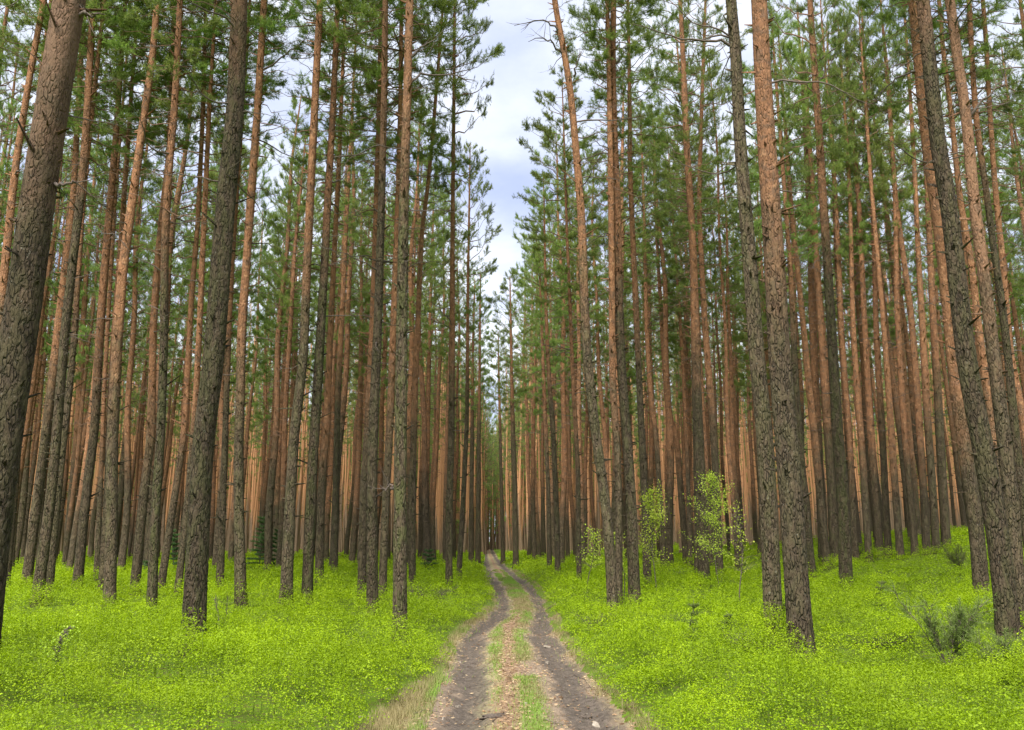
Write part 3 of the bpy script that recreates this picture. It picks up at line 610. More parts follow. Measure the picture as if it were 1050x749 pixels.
for idx, (nm, pts, wpx, opx, moss, tone, dull, near, label) in enumerate(TREES):
    rng = np.random.default_rng(1000 + idx)
    X0, Y0 = hit(pts[0][0], pts[0][1], .17, 75); zg = gz(X0, Y0); occ.append((X0, Y0))
    zf = [0.]; xf = [0.]
    for px, py in pts[1:]:
        d = ray(px, py); t = Y0 / d.y; z = EYE + d.z * t - zg
        if z > zf[-1] + .1: zf.append(z); xf.append(d.x * t - X0)
    zf = np.array(zf); xf = np.array(xf)
    H = max(rng.uniform(23.5, 27), zf[-1] + 4)
    if Y0 < 15: H = rng.uniform(24, 26)
    H = HTS.get(nm, H)
    zz = np.arange(0, H + .01, .25); xx = np.interp(zz, zf, xf)
    top = zf[-1]; n2 = max(1, len(zf) - 3); sl = (xf[-1] - xf[n2]) / max(.5, zf[-1] - zf[n2]) if len(zf) > 2 else xf[-1] / zf[-1]
    sl = float(np.clip(sl, -.12, .12)) * .6; up = zz > top; xx[up] = xf[-1] + sl * (zz[up] - top)
    ker = np.exp(-np.arange(-4, 5) ** 2 / 6.); ker /= ker.sum(); xp = np.pad(xx, 4, mode='reflect', reflect_type='odd'); xx = np.convolve(xp, ker, 'valid')
    yy = rng.uniform(-.012, .012) * zz + .07 * np.sin(zz * .35 + rng.uniform(0, 6)) - .07 * 0
    yy -= yy[0]
    d0 = math.hypot(Y0, X0 * .3); r0 = wpx / F * Y0 / 2 / (1.22 if near else 1.12)
    dd = ray(0, opx); og = EYE + ray(525, opx).z / ray(525, opx).y * Y0 - zg if opx > -100 else 60
    root = pine_root(X0, Y0, zg - .02, label, TREE_GROUP)
    if near: V, Fq, at = trunk_arrays(zz, xx, yy, H, r0, 84 if Y0 < 16 else 60, .022 if Y0 < 16 else .032, rng, relief=.008 if nm != 'T43' else .007, og=og)
    else: V, Fq, at = trunk_arrays(zz, xx, yy, H, r0, 18, .14, rng)
    t = link('trunk', mesh_from('trunk', V, [Fq], [BARK], attrs={'plate': ('POINT', at)}), root); set_bark(t, og, moss, tone, dull)
    zc = rng.uniform(11.8, 14.2) * (H / 25)
    if nm in ('T22', 'T23', 'T24'): zc = 11.0
    if nm == 'T35': zc = 16.5
    if nm[0] == 'S': zc = H * rng.uniform(.5, .62)
    if nm in HTS: zc = HTS[nm] * .5
    c = link('crown', CROWNS[idx % 9], root); crown_axis(c, zz, xx, yy, zc, H, rng.uniform(0, 6.28), rng.uniform(.78, 1.0) * (.75 if nm == 'T22' else 1) * (.62 if 440 < pts[0][0] < 500 else .72 if 500 <= pts[0][0] < 600 else .62 if nm[0] == 'S' or nm in ('T45', 'T48', 'T49') else 1))
    nb = 9 if Y0 < 45 else 4
    for k in range(nb):
        zb = rng.uniform(4.8 if Y0 > 17 else 6.5, zc + .5); az = rng.uniform(0, 6.283); r = float(radius(np.array(zb), H, r0)) * .8
        bo = link('dead_branch', DEADB[rng.integers(0, 14)], t, (float(np.interp(zb, zz, xx)) + r * math.cos(az), float(np.interp(zb, zz, yy)) + r * math.sin(az), zb))
        s = rng.uniform(.5, 1.05) * (.55 + .45 * sm((zb - 4) / 6)); bo.rotation_euler = (0, 0, az); bo.scale = (s, s, s)
    for pl in CUSTOM.get(nm, []):
        P = []
        for px, py in pl:
            d = ray(px, py); tt = Y0 / d.y; P.append((d.x * tt - X0, 0, EYE + d.z * tt - zg))
        P = np.array(P); s = np.linspace(0, 1, 12); Q = np.stack([np.interp(s, np.linspace(0, 1, len(P)), P[:, i]) for i in range(3)], -1)
        Q[:, 1] = np.interp(Q[0, 2], zz, yy) - .35 * np.sin(s * 2.2) * rng.uniform(-1, 1); Q[1:] += rng.normal(0, .02, (11, 3))
        tb = Tubes(); r1 = .035 if nm == 'A' else .028; tb.add(Q, r1 * (1 - .8 * s), 6)
        for _ in range(5):
            i = rng.integers(3, 11); dv = unit(unit(Q[i] - Q[i - 1]) + rng.normal(0, .6, 3)); tb.add(np.stack([Q[i], Q[i] + dv * .2, Q[i] + dv * .38 + [0, 0, .05]]), [.008, .006, .002], 4)
        V, Fq = tb.arrays(); link('dead_branch', mesh_from('dead_branch', V, [Fq], [TWIG]), t)

# ------------------------------------------------------------------ the dense stand behind: copies of a few pines
def proto_trunk(seed, seg, dz, stubs=True):
    rng = np.random.default_rng(seed); z = np.arange(0, 25.01, .5)
    k = rng.uniform(.6, 1.); x = .16 * np.sin(z * .22 * k + rng.uniform(0, 6)) + .06 * np.sin(z * .7 + rng.uniform(0, 6)); y = .14 * np.sin(z * .2 * k + rng.uniform(0, 6)); x -= x[0]; y -= y[0]
    return z, x, y, trunk_arrays(z, x, y, 25., rng.uniform(.125, .165), seg, dz, rng, stubs=stubs)
PT = []
for i in range(10):
    z, x, y, (V, Fq, at) = proto_trunk(500 + i, 12, .35); PT.append((z, x, y, mesh_from('trunk', V, [Fq], [BARK], attrs={'plate': ('POINT', at)})))
MARKS = [(-60, 'left edge of the picture'), (10, 'thickest leaning pine'), (48, 'crossing slim pair'), (116, 'broad curving orange pine'), (158, 'mossy dark trunk'), (204, 'lone furrowed pine'),
         (245, 'pine with the long bare branch'), (308, 'close pair'), (382, 'tall straight dark pine'), (410, 'green mossy-footed pine'), (462, 'slim dark-footed pine by the track'), (500, 'far end of the track'),
         (571, 'slim pale-footed pine'), (622, 'leaning pine'), (648, 'straight stout pine'), (718, 'joined pair'), (786, 'grey smooth-barked pine'), (812, 'rugged thick pine'), (863, 'lichen-footed pine'),
         (928, 'sixth pine on the crest'), (1000, 'bright orange flaky pine'), (1040, 'pinkish-brown pine'), (1120, 'right edge of the picture')]
rng = np.random.default_rng(77); cand = []; FARSRC = []
SP = 2.9
for iy in range(int(7 / SP), int(200 / SP)):
    for ix in range(-48, 49):
        x = ix * SP + rng.uniform(-.95, .95) + (iy % 2) * SP * .5 + 1.0; y = iy * SP + rng.uniform(-.95, .95)
        if rng.random() < .08: continue
        lane = trk(y, 2) if y < 60 else trk(60., 2)
        shift = .75 if y > 70 else 0
        if y < 150 and lane - 2.1 + shift * .3 < x < lane + (1.9 if y > 55 else 2.6) - shift * .3: continue
        px, _ = project(x, y, 1.5)
        if px < -60 - 1500 / y * 1 or px > W0 + 60 + 1500 / y * 1: continue
        if y < 36 and -25 < px < W0 + 25: continue          # near trees inside the frame are the ones listed above
        if y < 20 or (y < 34 and rng.random() < .35): continue
        if y > 100: cand.append((x + 1.3, y + 1.1, px))
        if any((x - a) ** 2 + (y - b) ** 2 < 1.5 ** 2 for a, b in occ): continue
        cand.append((x, y, px))
cand.sort(key=lambda c: math.hypot(c[0], c[1]))
nind = 300 - len(TREES) - 2
def auto_bark(o, rng, y):
    set_bark(o, np.clip(rng.normal(4.6, 1.5), 2.2, 9), rng.uniform(0, .7), rng.uniform(-.1, .14), rng.uniform(0, .35) ** 1.5)
for i, (x, y, px) in enumerate(cand[:nind]):
    r2 = np.random.default_rng(3000 + i); k = 0
    for j in range(len(MARKS) - 1):
        if MARKS[j][0] <= px: k = j
    a, b = MARKS[k][1], MARKS[k + 1][1]
    outside = px < -5 or px > W0 + 5
    band = 'second' if y < 47 else 'farther'
    if outside: lab = 'slender pine standing just beyond the %s edge of the picture' % ('left' if px < 0 else 'right'); grp = 'slender pines beyond the %s edge' % ('left' if px < 0 else 'right')
    else: lab = 'slender pine, %s ranks, between %s and %s' % (band, a, b); grp = '%s ranks of pines between %s and %s' % (band, a, b)
    if len(lab.split()) > 16: lab = 'slender pine, %s ranks, between %s and %s' % (band, a.replace(' of the picture', '').replace('pine with the long bare branch', 'long-branched pine').replace(' by the track', ''), b.replace(' of the picture', '').replace('pine with the long bare branch', 'long-branched pine').replace(' by the track', ''))
    root = pine_root(x, y, gz(x, y) - .02, lab, grp)
    z_, x_, y_, me = PT[r2.integers(0, len(PT))]
    t = link('trunk', me, root); auto_bark(t, r2, y)
    far = i > nind - 110
    c = link('crown', FARCROWNS[i % 6] if far else CROWNS[r2.integers(0, 9)], root)
    if far and len(FARSRC) < 6: FARSRC.append(c)
    crown_axis(c, z_, x_, y_, float(r2.uniform(9.2, 12.6)), 24.9, r2.uniform(0, 6.28), r2.uniform(.55, .82))
    s = r2.uniform(.86, 1.06); root.scale = (s * r2.uniform(.78, 1.28),) * 2 + (s,); root.rotation_euler = (r2.normal(0, .012), r2.normal(0, .014), r2.uniform(0, 6.28))
# the rest of the stand, too many to count
FT = []
for i in range(5):
    z, x, y, (V, Fq, at) = proto_trunk(600 + i, 6, 1.2, False); FT.append((V, Fq))
def far_wood():
    r3 = np.random.default_rng(9); VT = []; FTq = []; OGa = []; CP = []; CR = []; CS = []; nt_ = 0
    for (x, y, px) in cand[nind:]:
        a = r3.uniform(0, 6.28); s = r3.uniform(.84, 1.06); c_, s_ = math.cos(a), math.sin(a); M = np.array([[c_, -s_, 0], [s_, c_, 0], [0, 0, 1]]).T * s
        lean = np.array([r3.normal(0, .014), r3.normal(0, .01)]); g = gz(x, y)
        V, Fq = FT[r3.integers(0, 5)]; h = V[:, 2]; OGa.append(h - np.clip(r3.normal(4.6, 1.5), 2.2, 8))
        V = V @ M; V[:, 0] += x + lean[0] * V[:, 2]; V[:, 1] += y + lean[1] * V[:, 2]; V[:, 2] += g; VT.append(V); FTq.append(Fq + nt_); nt_ += len(V)
        if not (y < 92 and r3.random() < .85 or abs(x) < 12 or r3.random() < .32): continue
        zc = (r3.uniform(8.5, 12) if y < 105 else r3.uniform(1.5, 9)) * s; CP.append((x + lean[0] * zc, y + lean[1] * zc, g + zc)); CR.append((-lean[1], lean[0], r3.uniform(0, 6.28))); w = r3.uniform(.6, .85); CS.append((w, w, (24.8 * s - zc) / 11.5))
    VT = np.concatenate(VT); n = len(CP); z0 = np.zeros(nt_)
    me = mesh_from('far_pine_wood', np.concatenate([VT, CP]), [np.concatenate(FTq)], [FARBARK], None, True, {'over': ('POINT', np.concatenate(OGa + [np.zeros(n)])), 'crown_here': ('POINT', np.concatenate([z0, np.ones(n)]))})
    for nm, arr in (('rot', CR), ('scl', CS)):
        at = me.attributes.new(nm, 'FLOAT_VECTOR', 'POINT'); at.data.foreach_set('vector', np.concatenate([np.zeros((nt_, 3)), arr]).astype(np.float32).ravel())
    o = tag(link('far_pine_wood', me), kind='stuff')
    ng = bpy.data.node_groups.new('far_crowns', 'GeometryNodeTree'); ng.interface.new_socket('Geometry', in_out='INPUT', socket_type='NodeSocketGeometry'); ng.interface.new_socket('Geometry', in_out='OUTPUT', socket_type='NodeSocketGeometry')
    N = ng.nodes.new; K = ng.links.new; gi = N('NodeGroupInput'); go = N('NodeGroupOutput')
    for src in FARSRC:
        oi = N('GeometryNodeObjectInfo'); oi.transform_space = 'ORIGINAL'; oi.inputs['Object'].default_value = src; oi.inputs['As Instance'].default_value = False
        src_nodes.append(oi)
    jn = N('GeometryNodeJoinGeometry')
    for oi in src_nodes:
        g2 = N('GeometryNodeGeometryToInstance'); K(oi.outputs['Geometry'], g2.inputs[0]); K(g2.outputs[0], jn.inputs[0])
    def named(nm, t):
        a_ = N('GeometryNodeInputNamedAttribute'); a_.data_type = t; a_.inputs['Name'].default_value = nm; return a_.outputs['Attribute']
    ip = N('GeometryNodeInstanceOnPoints'); K(gi.outputs[0], ip.inputs['Points']); K(jn.outputs[0], ip.inputs['Instance']); ip.inputs['Pick Instance'].default_value = True
    cmp_ = N('FunctionNodeCompare'); cmp_.data_type = 'FLOAT'; cmp_.operation = 'GREATER_THAN'; K(named('crown_here', 'FLOAT'), cmp_.inputs[0]); cmp_.inputs[1].default_value = .5; K(cmp_.outputs[0], ip.inputs['Selection'])
    e2r = N('FunctionNodeEulerToRotation'); K(named('rot', 'FLOAT_VECTOR'), e2r.inputs[0]); K(e2r.outputs[0], ip.inputs['Rotation']); K(named('scl', 'FLOAT_VECTOR'), ip.inputs['Scale'])
    j2 = N('GeometryNodeJoinGeometry'); K(gi.outputs[0], j2.inputs[0]); K(ip.outputs[0], j2.inputs[0]); K(j2.outputs[0], go.inputs[0])
    md = o.modifiers.new('crowns', 'NODES'); md.node_group = ng; print('far trees', n)
src_nodes = []
def far_bark():
    m, nt, out = newmat('far_bark'); b = NB(nt); geo = b.n('ShaderNodeNewGeometry').outputs['Position']
    st = b.n('ShaderNodeVectorMath', {0: geo, 1: (4, 4, 1.2)}, operation='MULTIPLY').outputs[0]; nz = b.noise(st, 1.5, 4).outputs['Fac']
    up = b.ramp(b.math('ADD', b.attr('over'), b.math('MULTIPLY', nz, 2.)), -.5, 2.5)
    c = b.mix(up, b.mix(nz, (.15, .10, .065), (.26, .185, .125)), b.mix(nz, (.34, .165, .078), (.52, .28, .145)))
    bs = b.n('ShaderNodeBsdfPrincipled', {'Base Color': c, 'Roughness': .95}); bs.inputs['Specular IOR Level'].default_value = .1; b.L(bs.outputs[0], out.inputs[0]); return m
FARBARK = far_bark()
far_wood()
# ------------------------------------------------------------------ saplings and shrubs
def leafy_sapling(px, py, top_py, spread, seed, label, lean=0., nleaf=520, leaf=.048, density_low=.18, stem_r=.016):
    rng = np.random.default_rng(seed); x, y = hit(px, py, .1); g = gz(x, y); Hh = (py - top_py) / F * y; 
    root = tag(link('birch_sapling', None, None, (x, y, g)), label, 'sapling', 'birch saplings beside the track')
    s = np.linspace(0, 1, 12); P = np.stack([lean * Hh * s + .05 * np.sin(s * 7 + seed), .05 * np.cos(s * 5), Hh * s], -1); P -= P[0]
    tb = Tubes(); tb.add(P, stem_r * (1 - .85 * s), 6); V, Fq = tb.arrays(); link('stem', mesh_from('stem', V, [Fq], [TWIG]), root)
    tb = Tubes(); LP = []
    sp = spread / F * y / 2
    for k in range(60):
        t = density_low + (1 - density_low) * rng.random() ** .85; b0 = np.array([np.interp(t, s, P[:, i]) for i in range(3)])
        az = rng.uniform(0, 6.28); ln = sp * (1.15 - .75 * t) * rng.uniform(.5, 1.2); q = np.linspace(0, 1, 7)[:, None]
        d = np.array([math.cos(az), math.sin(az), rng.uniform(.15, .8)]); Q = b0 + d * ln * q + rng.normal(0, .02, (7, 3)) * q; Q[:, 2] -= .12 * ln * q[:, 0] ** 2
        tb.add(Q, .005 * (1 - .7 * q[:, 0]), 4)
        n = max(4, int(nleaf / 60 * rng.uniform(.5, 1.5))); tt = rng.uniform(.1, 1.02, n)
        LP.append(np.stack([np.interp(tt, q[:, 0], Q[:, i]) for i in range(3)], -1) + rng.normal(0, .07, (n, 3)))
    V, Fq = tb.arrays(); LP = np.concatenate(LP); nrm = unit(rng.normal(size=LP.shape) * [.8, .8, .5] + [0, -.2, .6])
    L = leaf * rng.uniform(.6, 1.25, len(LP)); V2, F2 = leaf_quads(LP, nrm, L, L * .75, rng)
    me = mesh_from('foliage', np.concatenate([V, V2]), [Fq, F2 + len(V)], [TWIG, BIRCH], [0, 1], False, {'tint': ('FACE', np.concatenate([np.zeros(len(Fq)), rng.random(len(F2))]))})
    link('foliage', me, root)
leafy_sapling(673, 613, 505, 50, 1, 'tall slender birch sapling with fresh leaves, in front of the slim pine', nleaf=2000, density_low=.3)
leafy_sapling(738, 605, 487, 72, 2, 'widest bushy birch sapling with pale yellow-green leaves before the joined pair', lean=-.03, nleaf=2700, density_low=.22)
leafy_sapling(603, 612, 545, 42, 3, 'low birch sapling with few leaves, left of the leaning pine', nleaf=650, lean=.1, density_low=.45)
leafy_sapling(759, 622, 520, 42, 4, 'thin birch sapling on the right side of the widest bushy sapling', nleaf=260, density_low=.35)
leafy_sapling(640, 616, 548, 46, 5, 'small birch sapling growing against the foot of the stout straight pine', nleaf=700, lean=-.12, density_low=.3)
leafy_sapling(62, 712, 640, 16, 6, 'tiny thin birch sapling alone in the bilberries, lower left', nleaf=26, leaf=.024, density_low=.55, stem_r=.006)

def conifer(px, py, top_py, wpx, seed, label, name='spruce_sapling', mat=SPRUCE, cat='young spruce', group='young spruces under the pines', dens=1.):
    rng = np.random.default_rng(seed); x, y = hit(px, py, .1); g = gz(x, y); Hh = (py - top_py) / F * y; sp = wpx / F * y / 2
    root = tag(link(name, None, None, (x, y, g)), label, cat, group)
    tb = Tubes(); s = np.linspace(0, 1, 8); P = np.stack([.04 * np.sin(s * 5 + seed), .03 * np.cos(s * 4), Hh * s], -1); tb.add(P, (.012 + .008 * Hh) * (1 - .9 * s), 6)
    V, Fq = tb.arrays(); link('stem', mesh_from('stem', V, [Fq], [TWIG]), root)
    tb = Tubes(); C = []; D = []; nw_ = max(5, int(Hh * 5 * dens))
    for w in range(nw_):
        t = .08 + .9 * w / nw_
        for k in range(6):
            az = rng.uniform(0, 6.28); ln = sp * (1.08 - t) * rng.uniform(.6, 1.2) + .05; q = np.linspace(0, 1, 5)[:, None]
            b0 = np.array([np.interp(t, s, P[:, i]) for i in range(3)]); d = np.array([math.cos(az), math.sin(az), .12 + .5 * t]); Q = b0 + d * ln * q; Q[:, 2] -= .18 * ln * q[:, 0] ** 2
            tb.add(Q, .004 + .002 * (1 - q[:, 0]), 3); n = int(6 + ln * 34); tt = rng.uniform(.1, 1, n); pp = np.stack([np.interp(tt, q[:, 0], Q[:, i]) for i in range(3)], -1)
            side = np.array([-math.sin(az), math.cos(az), 0]) * rng.uniform(-1, 1, (n, 1)) * ln * .3 * (1 - tt)[:, None]; C.append(pp + side); D.append(unit(d[None] * .8 + side * 3 + rng.normal(0, .2, (n, 3))))
    V, Fq = tb.arrays(); C = np.concatenate(C); D = np.concatenate(D); V2, F2 = needles(C, D, 12, .05 if y < 30 else .08, .006 if y < 30 else .014, rng, .8)
    me = mesh_from('foliage', np.concatenate([V, V2]), [Fq, F2 + len(V)], [TWIG, mat], [0, 1], False, {'tint': ('FACE', np.concatenate([np.zeros(len(Fq)), rng.random(len(F2))]))})
    link('foliage', me, root)
conifer(266, 585, 528, 34, 11, 'broad dark young spruce between thin trunks behind the pine with long bare branch')
conifer(283, 585, 540, 26, 12, 'smaller dark young spruce touching the broad one, left of the close pair')
conifer(176, 590, 540, 26, 13, 'dark young spruce half hidden between mossy dark trunk and lone furrowed pine')
conifer(440, 588, 560, 24, 14, 'low young spruce between green mossy-footed pine and track')
conifer(905, 618, 590, 14, 15, 'tiny narrow young spruce on the bilberry slope right of the lichen-footed pine', mat=JUNI)
conifer(710, 652, 610, 15, 16, 'tiny young spruce in the bilberries between leaning pine group and grey pine', mat=JUNI)
conifer(746, 655, 622, 12, 17, 'smallest young spruce just left of the grey smooth-barked pine foot', mat=JUNI)
conifer(150, 592, 572, 30, 18, 'low flat young spruce tuft by the foot of the mossy dark trunk')

def bush(px, py, top_py, wpx, seed, label, mat=JUNI, name='pine_shrub', cat='shrub', group=None, nst=9, lean=(0, 0), dry=False, ntuft=26):
    rng = np.random.default_rng(seed); x, y = hit(px, py, .02); g = gz(x, y); Hh = (py - top_py) / F * y; sp = wpx / F * y / 2
    root = tag(link(name, None, None, (x, y, g)), label, cat, group); tb = Tubes(); C = []; D = []; A = []; B = []
    for k in range(nst):
        az = rng.uniform(0, 6.28); q = np.linspace(0, 1, 8)[:, None]; e = np.array([math.cos(az) * sp + lean[0], math.sin(az) * sp * .7 + lean[1], Hh]) * rng.uniform(.5, 1.05)
        Q = e * q * np.array([1, 1, 1]) ; Q[:, 2] = e[2] * q[:, 0] ** .8; Q += rng.normal(0, .02, (8, 3)) * q; tb.add(Q, (.004 + .003 * Hh) * (1 - .8 * q[:, 0]), 5)
        n = ntuft; tt = rng.uniform(.25, 1, n); pp = np.stack([np.interp(tt, q[:, 0], Q[:, i]) for i in range(3)], -1); d = unit(unit(e) + rng.normal(0, .8, (n, 3)) + [0, 0, .3]); tip = pp + d * rng.uniform(.05, .22, (n, 1)) * min(1.2, sp * 1.5 + .3)
        A.append(pp); B.append(tip); C += [tip, pp * .4 + tip * .6]; D += [d, d]
    V, Fq = tb.arrays(); link('stem', mesh_from('stem', V, [Fq], [TWIG]), root)
    V1, F1 = prisms(np.concatenate(A), np.concatenate(B), .003, .0012)
    if dry: link('foliage', mesh_from('foliage', V1, [F1], [TWIG]), root); return
    C = np.concatenate(C); D = np.concatenate(D); V2, F2 = needles(C, D, 13, .055, .0052, rng, .8)
    me = mesh_from('foliage', np.concatenate([V1, V2]), [F1, F2 + len(V1)], [TWIG, mat], [0, 1], False, {'tint': ('FACE', np.concatenate([np.zeros(len(F1)), rng.random(len(F2))]))})
    link('foliage', me, root)
bush(972, 690, 612, 88, 21, 'largest grey-green straggly pine shrub, in front of the bright orange flaky pine', nst=13, ntuft=30, group='straggly pine shrubs on the slope')
bush(1040, 702, 655, 90, 22, 'low sprawling grey-green shrub under the dark blackish thick pine', nst=12, group='straggly pine shrubs on the slope')
bush(985, 590, 556, 36, 23, 'small dull green shrub on the crest left of the bright orange flaky pine', nst=10, group='straggly pine shrubs on the slope')
bush(795, 660, 622, 26, 24, 'dark little shrub in the gap between grey pine and rugged thick pine', mat=SPRUCE, nst=10)
bush(770, 668, 655, 60, 25, 'brown dry twig heap at the foot of the grey smooth-barked pine', name='twig_heap', cat='twigs', nst=20, dry=True)
bush(440, 618, 603, 60, 26, 'grey dry brushwood lying between mossy-footed pine and track', name='brushwood', cat='brushwood', nst=20, dry=True, group='grey dry brushwood in the bilberries')
bush(610, 648, 632, 36, 27, 'thin grey brushwood low in front of the leaning pine', name='brushwood', cat='brushwood', nst=12, dry=True, group='grey dry brushwood in the bilberries')
bush(226, 662, 618, 20, 28, 'single bare seedling twig right of the lone furrowed pine foot', name='bare_seedling', cat='twig', nst=3, dry=True)
bush(905, 665, 652, 70, 29, 'brown dry heather clump between rugged thick pine and largest grey-green shrub', name='dry_heather', cat='heather', nst=22, dry=True)

# ------------------------------------------------------------------ chips, cones and sticks on the track
CHIP = simple_mat('pale_wood', (.20, .17, .13), (.36, .31, .25), 30)
CONE = simple_mat('cone_scale', (.13, .085, .05), (.24, .16, .10), 40)
def on_track(px, py):
    x, y = hit_flat(px, py, -.02); z = float(track_z(np.array([x]), np.array([y]))[0][0]); return x, y, max(z, gz(x, y) if not (trk(y, 0) < x < trk(y, 4)) else z)
def chip(px, py, wpx, seed, label):
    rng = np.random.default_rng(seed); x, y, z = on_track(px, py); w = wpx / F * y / 2; n = 9; a = np.sort(rng.uniform(0, 6.283, n)); r = rng.uniform(.55, 1.1, n)
    top = np.stack([w * r * np.cos(a), w * .55 * r * np.sin(a), np.full(n, .018) + rng.uniform(-.005, .008, n)], -1); bot = top * [1.08, 1.08, 0] + [0, 0, -.012]
    bm = bmesh.new(); tv = [bm.verts.new(v) for v in top]; bv = [bm.verts.new(v) for v in bot]; bm.faces.new(tv); bm.faces.new(bv[::-1])
    for i in range(n): bm.faces.new((tv[i], bv[i], bv[(i + 1) % n], tv[(i + 1) % n]))
    bmesh.ops.bevel(bm, geom=list(bm.edges), offset=.002, segments=1, affect='EDGES'); me = bpy.data.meshes.new('wood_chip'); bm.to_mesh(me); bm.free(); me.materials.append(CHIP)
    o = tag(link('wood_chip', me, None, (x, y, z + .004)), label, 'wood chip', 'pale wood chips on and beside the track'); o.rotation_euler = (rng.normal(0, .12), rng.normal(0, .12), rng.uniform(0, 3))
import bmesh
for i, (px, py, w, lab) in enumerate([
    (469, 719, 8, 'flat pale chip low in the left rut, nearest on the track'), (561, 660, 9, 'widest bright chip lying in the right rut'), (561, 677, 6, 'bright chip just below the widest one in the right rut'),
    (553, 632, 5, 'small pale chip in the right rut at the far bend'), (472, 676, 5, 'pale chip in the left rut beside the bilberry edge'), (461, 669, 5, 'pale chip at the bilberry edge, upper left rut'),
    (539, 725, 5, 'small chip in the grassy strip right of the needle litter'), (611, 737, 13, 'long pale sliver in the right rut nearest the bottom edge'), (601, 727, 5, 'small chip above the long sliver in the right rut'),
    (399, 710, 7, 'upper pale chip in the dry grass left of the track'), (409, 728, 6, 'middle pale chip in the dry grass left of the track'), (370, 739, 7, 'lowest pale chip in the dry grass left of the track'),
    (430, 702, 5, 'pale chip in the dry grass closest to the left rut'), (454, 737, 4, 'tiny chip on the left margin of the left rut')]):
    chip(px, py, w, 40 + i, lab)
def pcone(px, py, seed, label):
    rng = np.random.default_rng(seed); x, y, z = on_track(px, py); V = []; Fs = []
    tb = Tubes(); s = np.linspace(0, 1, 8); tb.add(np.stack([s * .05, s * 0, s * 0], -1), np.sin(s * 2.6 + .35) * .012, 8)
    for k in range(46):
        t = (k + .5) / 46; a = k * 2.4; r = math.sin(t * 2.6 + .35) * .013; c = np.array([t * .05, r * math.cos(a), r * math.sin(a)]); o = np.array([.006, math.cos(a) * .009, math.sin(a) * .009]); tb.add(np.stack([c, c + o]), [.0045, .002], 4)
    V, Fq = tb.arrays(); o = tag(link('pine_cone', mesh_from('pine_cone', V, [Fq], [CONE]), None, (x, y, z + .012)), label, 'pine cone', 'pine cones lying on the track'); o.rotation_euler = (0, .1, rng.uniform(0, 6))
for i, (px, py, lab) in enumerate([(516, 733, 'dark pine cone by the clod in the middle litter strip'), (528, 718, 'pine cone in the reddish needle strip, nearer'), (524, 699, 'pine cone in the reddish needle strip, farther'),
                                   (577, 712, 'pine cone on the left side of the right rut'), (636, 742, 'pine cone at the outer edge of the right rut')]): pcone(px, py, 60 + i, lab)
def stick(pl, seed, label, r=.006):
    rng = np.random.default_rng(seed); P = []
    for px, py in pl: x, y, z = on_track(px, py); P.append((x, y, z + r + .006))
    P = np.array(P); s = np.linspace(0, 1, 10); Q = np.stack([np.interp(s, np.linspace(0, 1, len(P)), P[:, i]) for i in range(3)], -1) + rng.normal(0, .004, (10, 3)); c = Q[0].copy()
    tb = Tubes(); tb.add(Q - c, r * (1 - .6 * s), 6); d = unit(unit(Q[6] - Q[5]) + rng.normal(0, .5, 3) * [1, 1, .1]); tb.add(np.stack([Q[6] - c, Q[6] - c + d * .12]), [r * .5, r * .2], 4)
    V, Fq = tb.arrays(); tag(link('fallen_twig', mesh_from('fallen_twig', V, [Fq], [TWIG]), None, tuple(c)), label, 'twig', 'fallen twigs on the track')
for i, (pl, lab) in enumerate([([(556, 738), (575, 741), (592, 746)], 'fallen twig in the near grass strip beside the right rut'), ([(505, 741), (512, 735), (521, 733)], 'short fallen twig over the dark clod between the ruts'),
                               ([(588, 688), (600, 694), (607, 705)], 'fallen twig on the outer half of the right rut'), ([(424, 733), (438, 728), (452, 731)], 'fallen twig at the left margin of the left rut')]): stick(pl, 80 + i, lab)
def litter():
    rng = np.random.default_rng(55); n = 60000; y = 4.5 + 30 * rng.random(n) ** 1.6; u = rng.random(n); x = trk(y, 0) - .05 + u * (trk(y, 4) - trk(y, 0) + .1)
    z, g, r, l = track_z(x, y); k = rng.random(n) < (.25 + .7 * l) * (1 - .85 * r); x, y, z = x[k], y[k], z[k]; m = len(x)
    a = rng.uniform(0, 6.283, m); big = rng.random(m) < .10; L = np.where(big, rng.uniform(.015, .04, m), rng.uniform(.03, .07, m)) / 2; w = np.where(big, L * .7, .0015 + y * .00015)
    d = np.stack([np.cos(a), np.sin(a)], -1); p = np.stack([-d[:, 1], d[:, 0]], -1); P = np.stack([x, y], -1); V = np.zeros((m, 4, 3))
    for i, (sa, sb) in enumerate(((-1, -.3), (0, -1), (1, .2), (0, 1))): V[:, i, :2] = P + d * (L * sa)[:, None] + p * (w * sb)[:, None]
    V[:, :, 2] = z[:, None] + .006 + rng.uniform(0, .016, (m, 4))
    mat = leaf_mat('needle_litter', ((.16, .09, .05), (.38, .25, .14), (.46, .36, .22)), .1, objvar=False)
    tag(link('needle_litter', mesh_from('needle_litter', V.reshape(-1, 3), [np.arange(m * 4).reshape(-1, 4)], [mat], None, False, {'tint': ('FACE', rng.random(m) ** 1.3)})), kind='stuff')
litter()
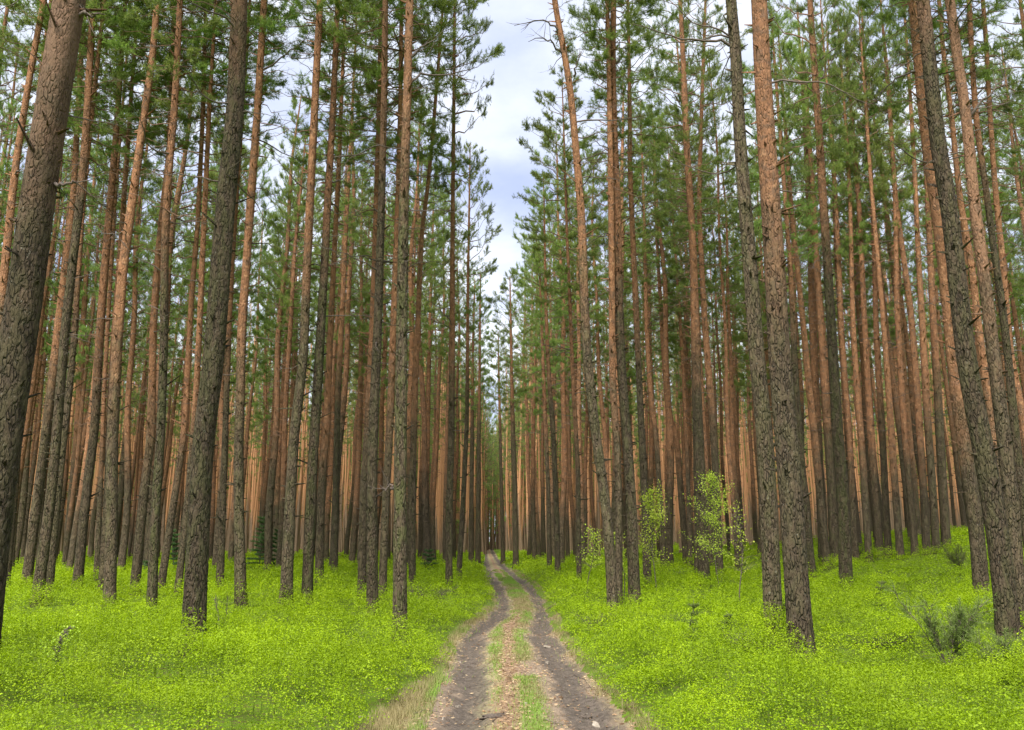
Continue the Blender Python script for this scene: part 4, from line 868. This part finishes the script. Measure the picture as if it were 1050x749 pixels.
# dark clods of turned earth
CLOD = simple_mat('damp_clod', (.06, .048, .038), (.12, .095, .075), 40, bump=.8)
def clod(px, py, wpx, seed, label):
    rng = np.random.default_rng(seed); x, y, z = on_track(px, py); w = wpx / F * y / 2; bm = bmesh.new(); bmesh.ops.create_icosphere(bm, subdivisions=4, radius=1)
    for v in bm.verts:
        c = v.co; n = float(fbm(np.array(c.x * 2.2 + seed), np.array(c.y * 2.2 + c.z * 1.7), 90, 4)); v.co = Vector((c.x * w, c.y * w * .6, c.z * .035)) * (.55 + .9 * n)
    me = bpy.data.meshes.new('earth_clod'); bm.to_mesh(me); bm.free(); me.materials.append(CLOD); o = tag(link('earth_clod', me, None, (x, y, z + .004)), label, 'clod', 'dark earth clods on the track'); o.rotation_euler = (0, 0, rng.uniform(-.4, .4))
for i, (px, py, w, lab) in enumerate([(508, 736, 26, 'largest dark earth clod between left rut and needle strip'), (566, 623, 9, 'small dark clod at the right rut edge, far bend'), (517, 622, 9, 'small dark clod in the left rut, far bend'),
                                      (600, 729, 14, 'flat dark clod in the near right rut')]): clod(px, py, w, 95 + i, lab)

# ------------------------------------------------------------------ sky, sun, exposure
SUN_EL, SUN_AZ = R(50), R(200)      # azimuth clockwise from +Y (north): behind the camera, a little to the left
world = bpy.data.worlds.new('World'); scene.world = world; world.use_nodes = True; nt = world.node_tree; nt.nodes.clear(); b = NB(nt)
wo = nt.nodes.new('ShaderNodeOutputWorld'); sky = nt.nodes.new('ShaderNodeTexSky'); sky.sky_type = 'NISHITA'; sky.sun_disc = False; sky.sun_elevation = SUN_EL; sky.sun_rotation = SUN_AZ
tc = b.n('ShaderNodeTexCoord').outputs['Generated']; sp = b.n('ShaderNodeSeparateXYZ', {0: tc})
den = b.math('MAXIMUM', b.math('ADD', sp.outputs[2], .12), .05)
uv = b.n('ShaderNodeCombineXYZ', {0: b.math('DIVIDE', sp.outputs[0], den), 1: b.math('DIVIDE', sp.outputs[1], den), 2: 1.7}).outputs[0]
n1 = b.noise(uv, 1.5, 7, .55).outputs['Fac']; n2 = b.noise(uv, .55, 3, .5).outputs['Fac']
cov = b.ramp(b.math('ADD', b.math('MULTIPLY', n1, .6), b.math('MULTIPLY', n2, .4)), .38, .62)
CL = .80
cl = b.mix(cov, (4.7 * CL, 5.4 * CL, 7.9 * CL), (9.6 * CL, 9.9 * CL, 10.4 * CL))
skyc = b.mix(.82, sky.outputs[0], cl)
bg = b.n('ShaderNodeBackground', {'Color': skyc, 'Strength': .075}); b.L(bg.outputs[0], wo.inputs[0])
sd = bpy.data.lights.new('sun', 'SUN'); sd.energy = 3.8; sd.angle = R(28); sd.color = (1, .955, .88); so = bpy.data.objects.new('sun', sd); COL.objects.link(so)
sv = Vector((math.sin(SUN_AZ) * math.cos(SUN_EL), math.cos(SUN_AZ) * math.cos(SUN_EL), math.sin(SUN_EL))); so.rotation_euler = sv.to_track_quat('Z', 'Y').to_euler(); so.location = (0, -20, 40)
vs = scene.view_settings; scene.display_settings.display_device = 'sRGB'; vs.view_transform = 'Standard'; vs.look = 'None'; vs.gamma = 1; vs.use_curve_mapping = False; vs.exposure = 1.25
scene.cycles.max_bounces = 6; scene.cycles.diffuse_bounces = 4; scene.cycles.glossy_bounces = 1; scene.cycles.transmission_bounces = 4; scene.cycles.caustics_reflective = False; scene.cycles.caustics_refractive = False
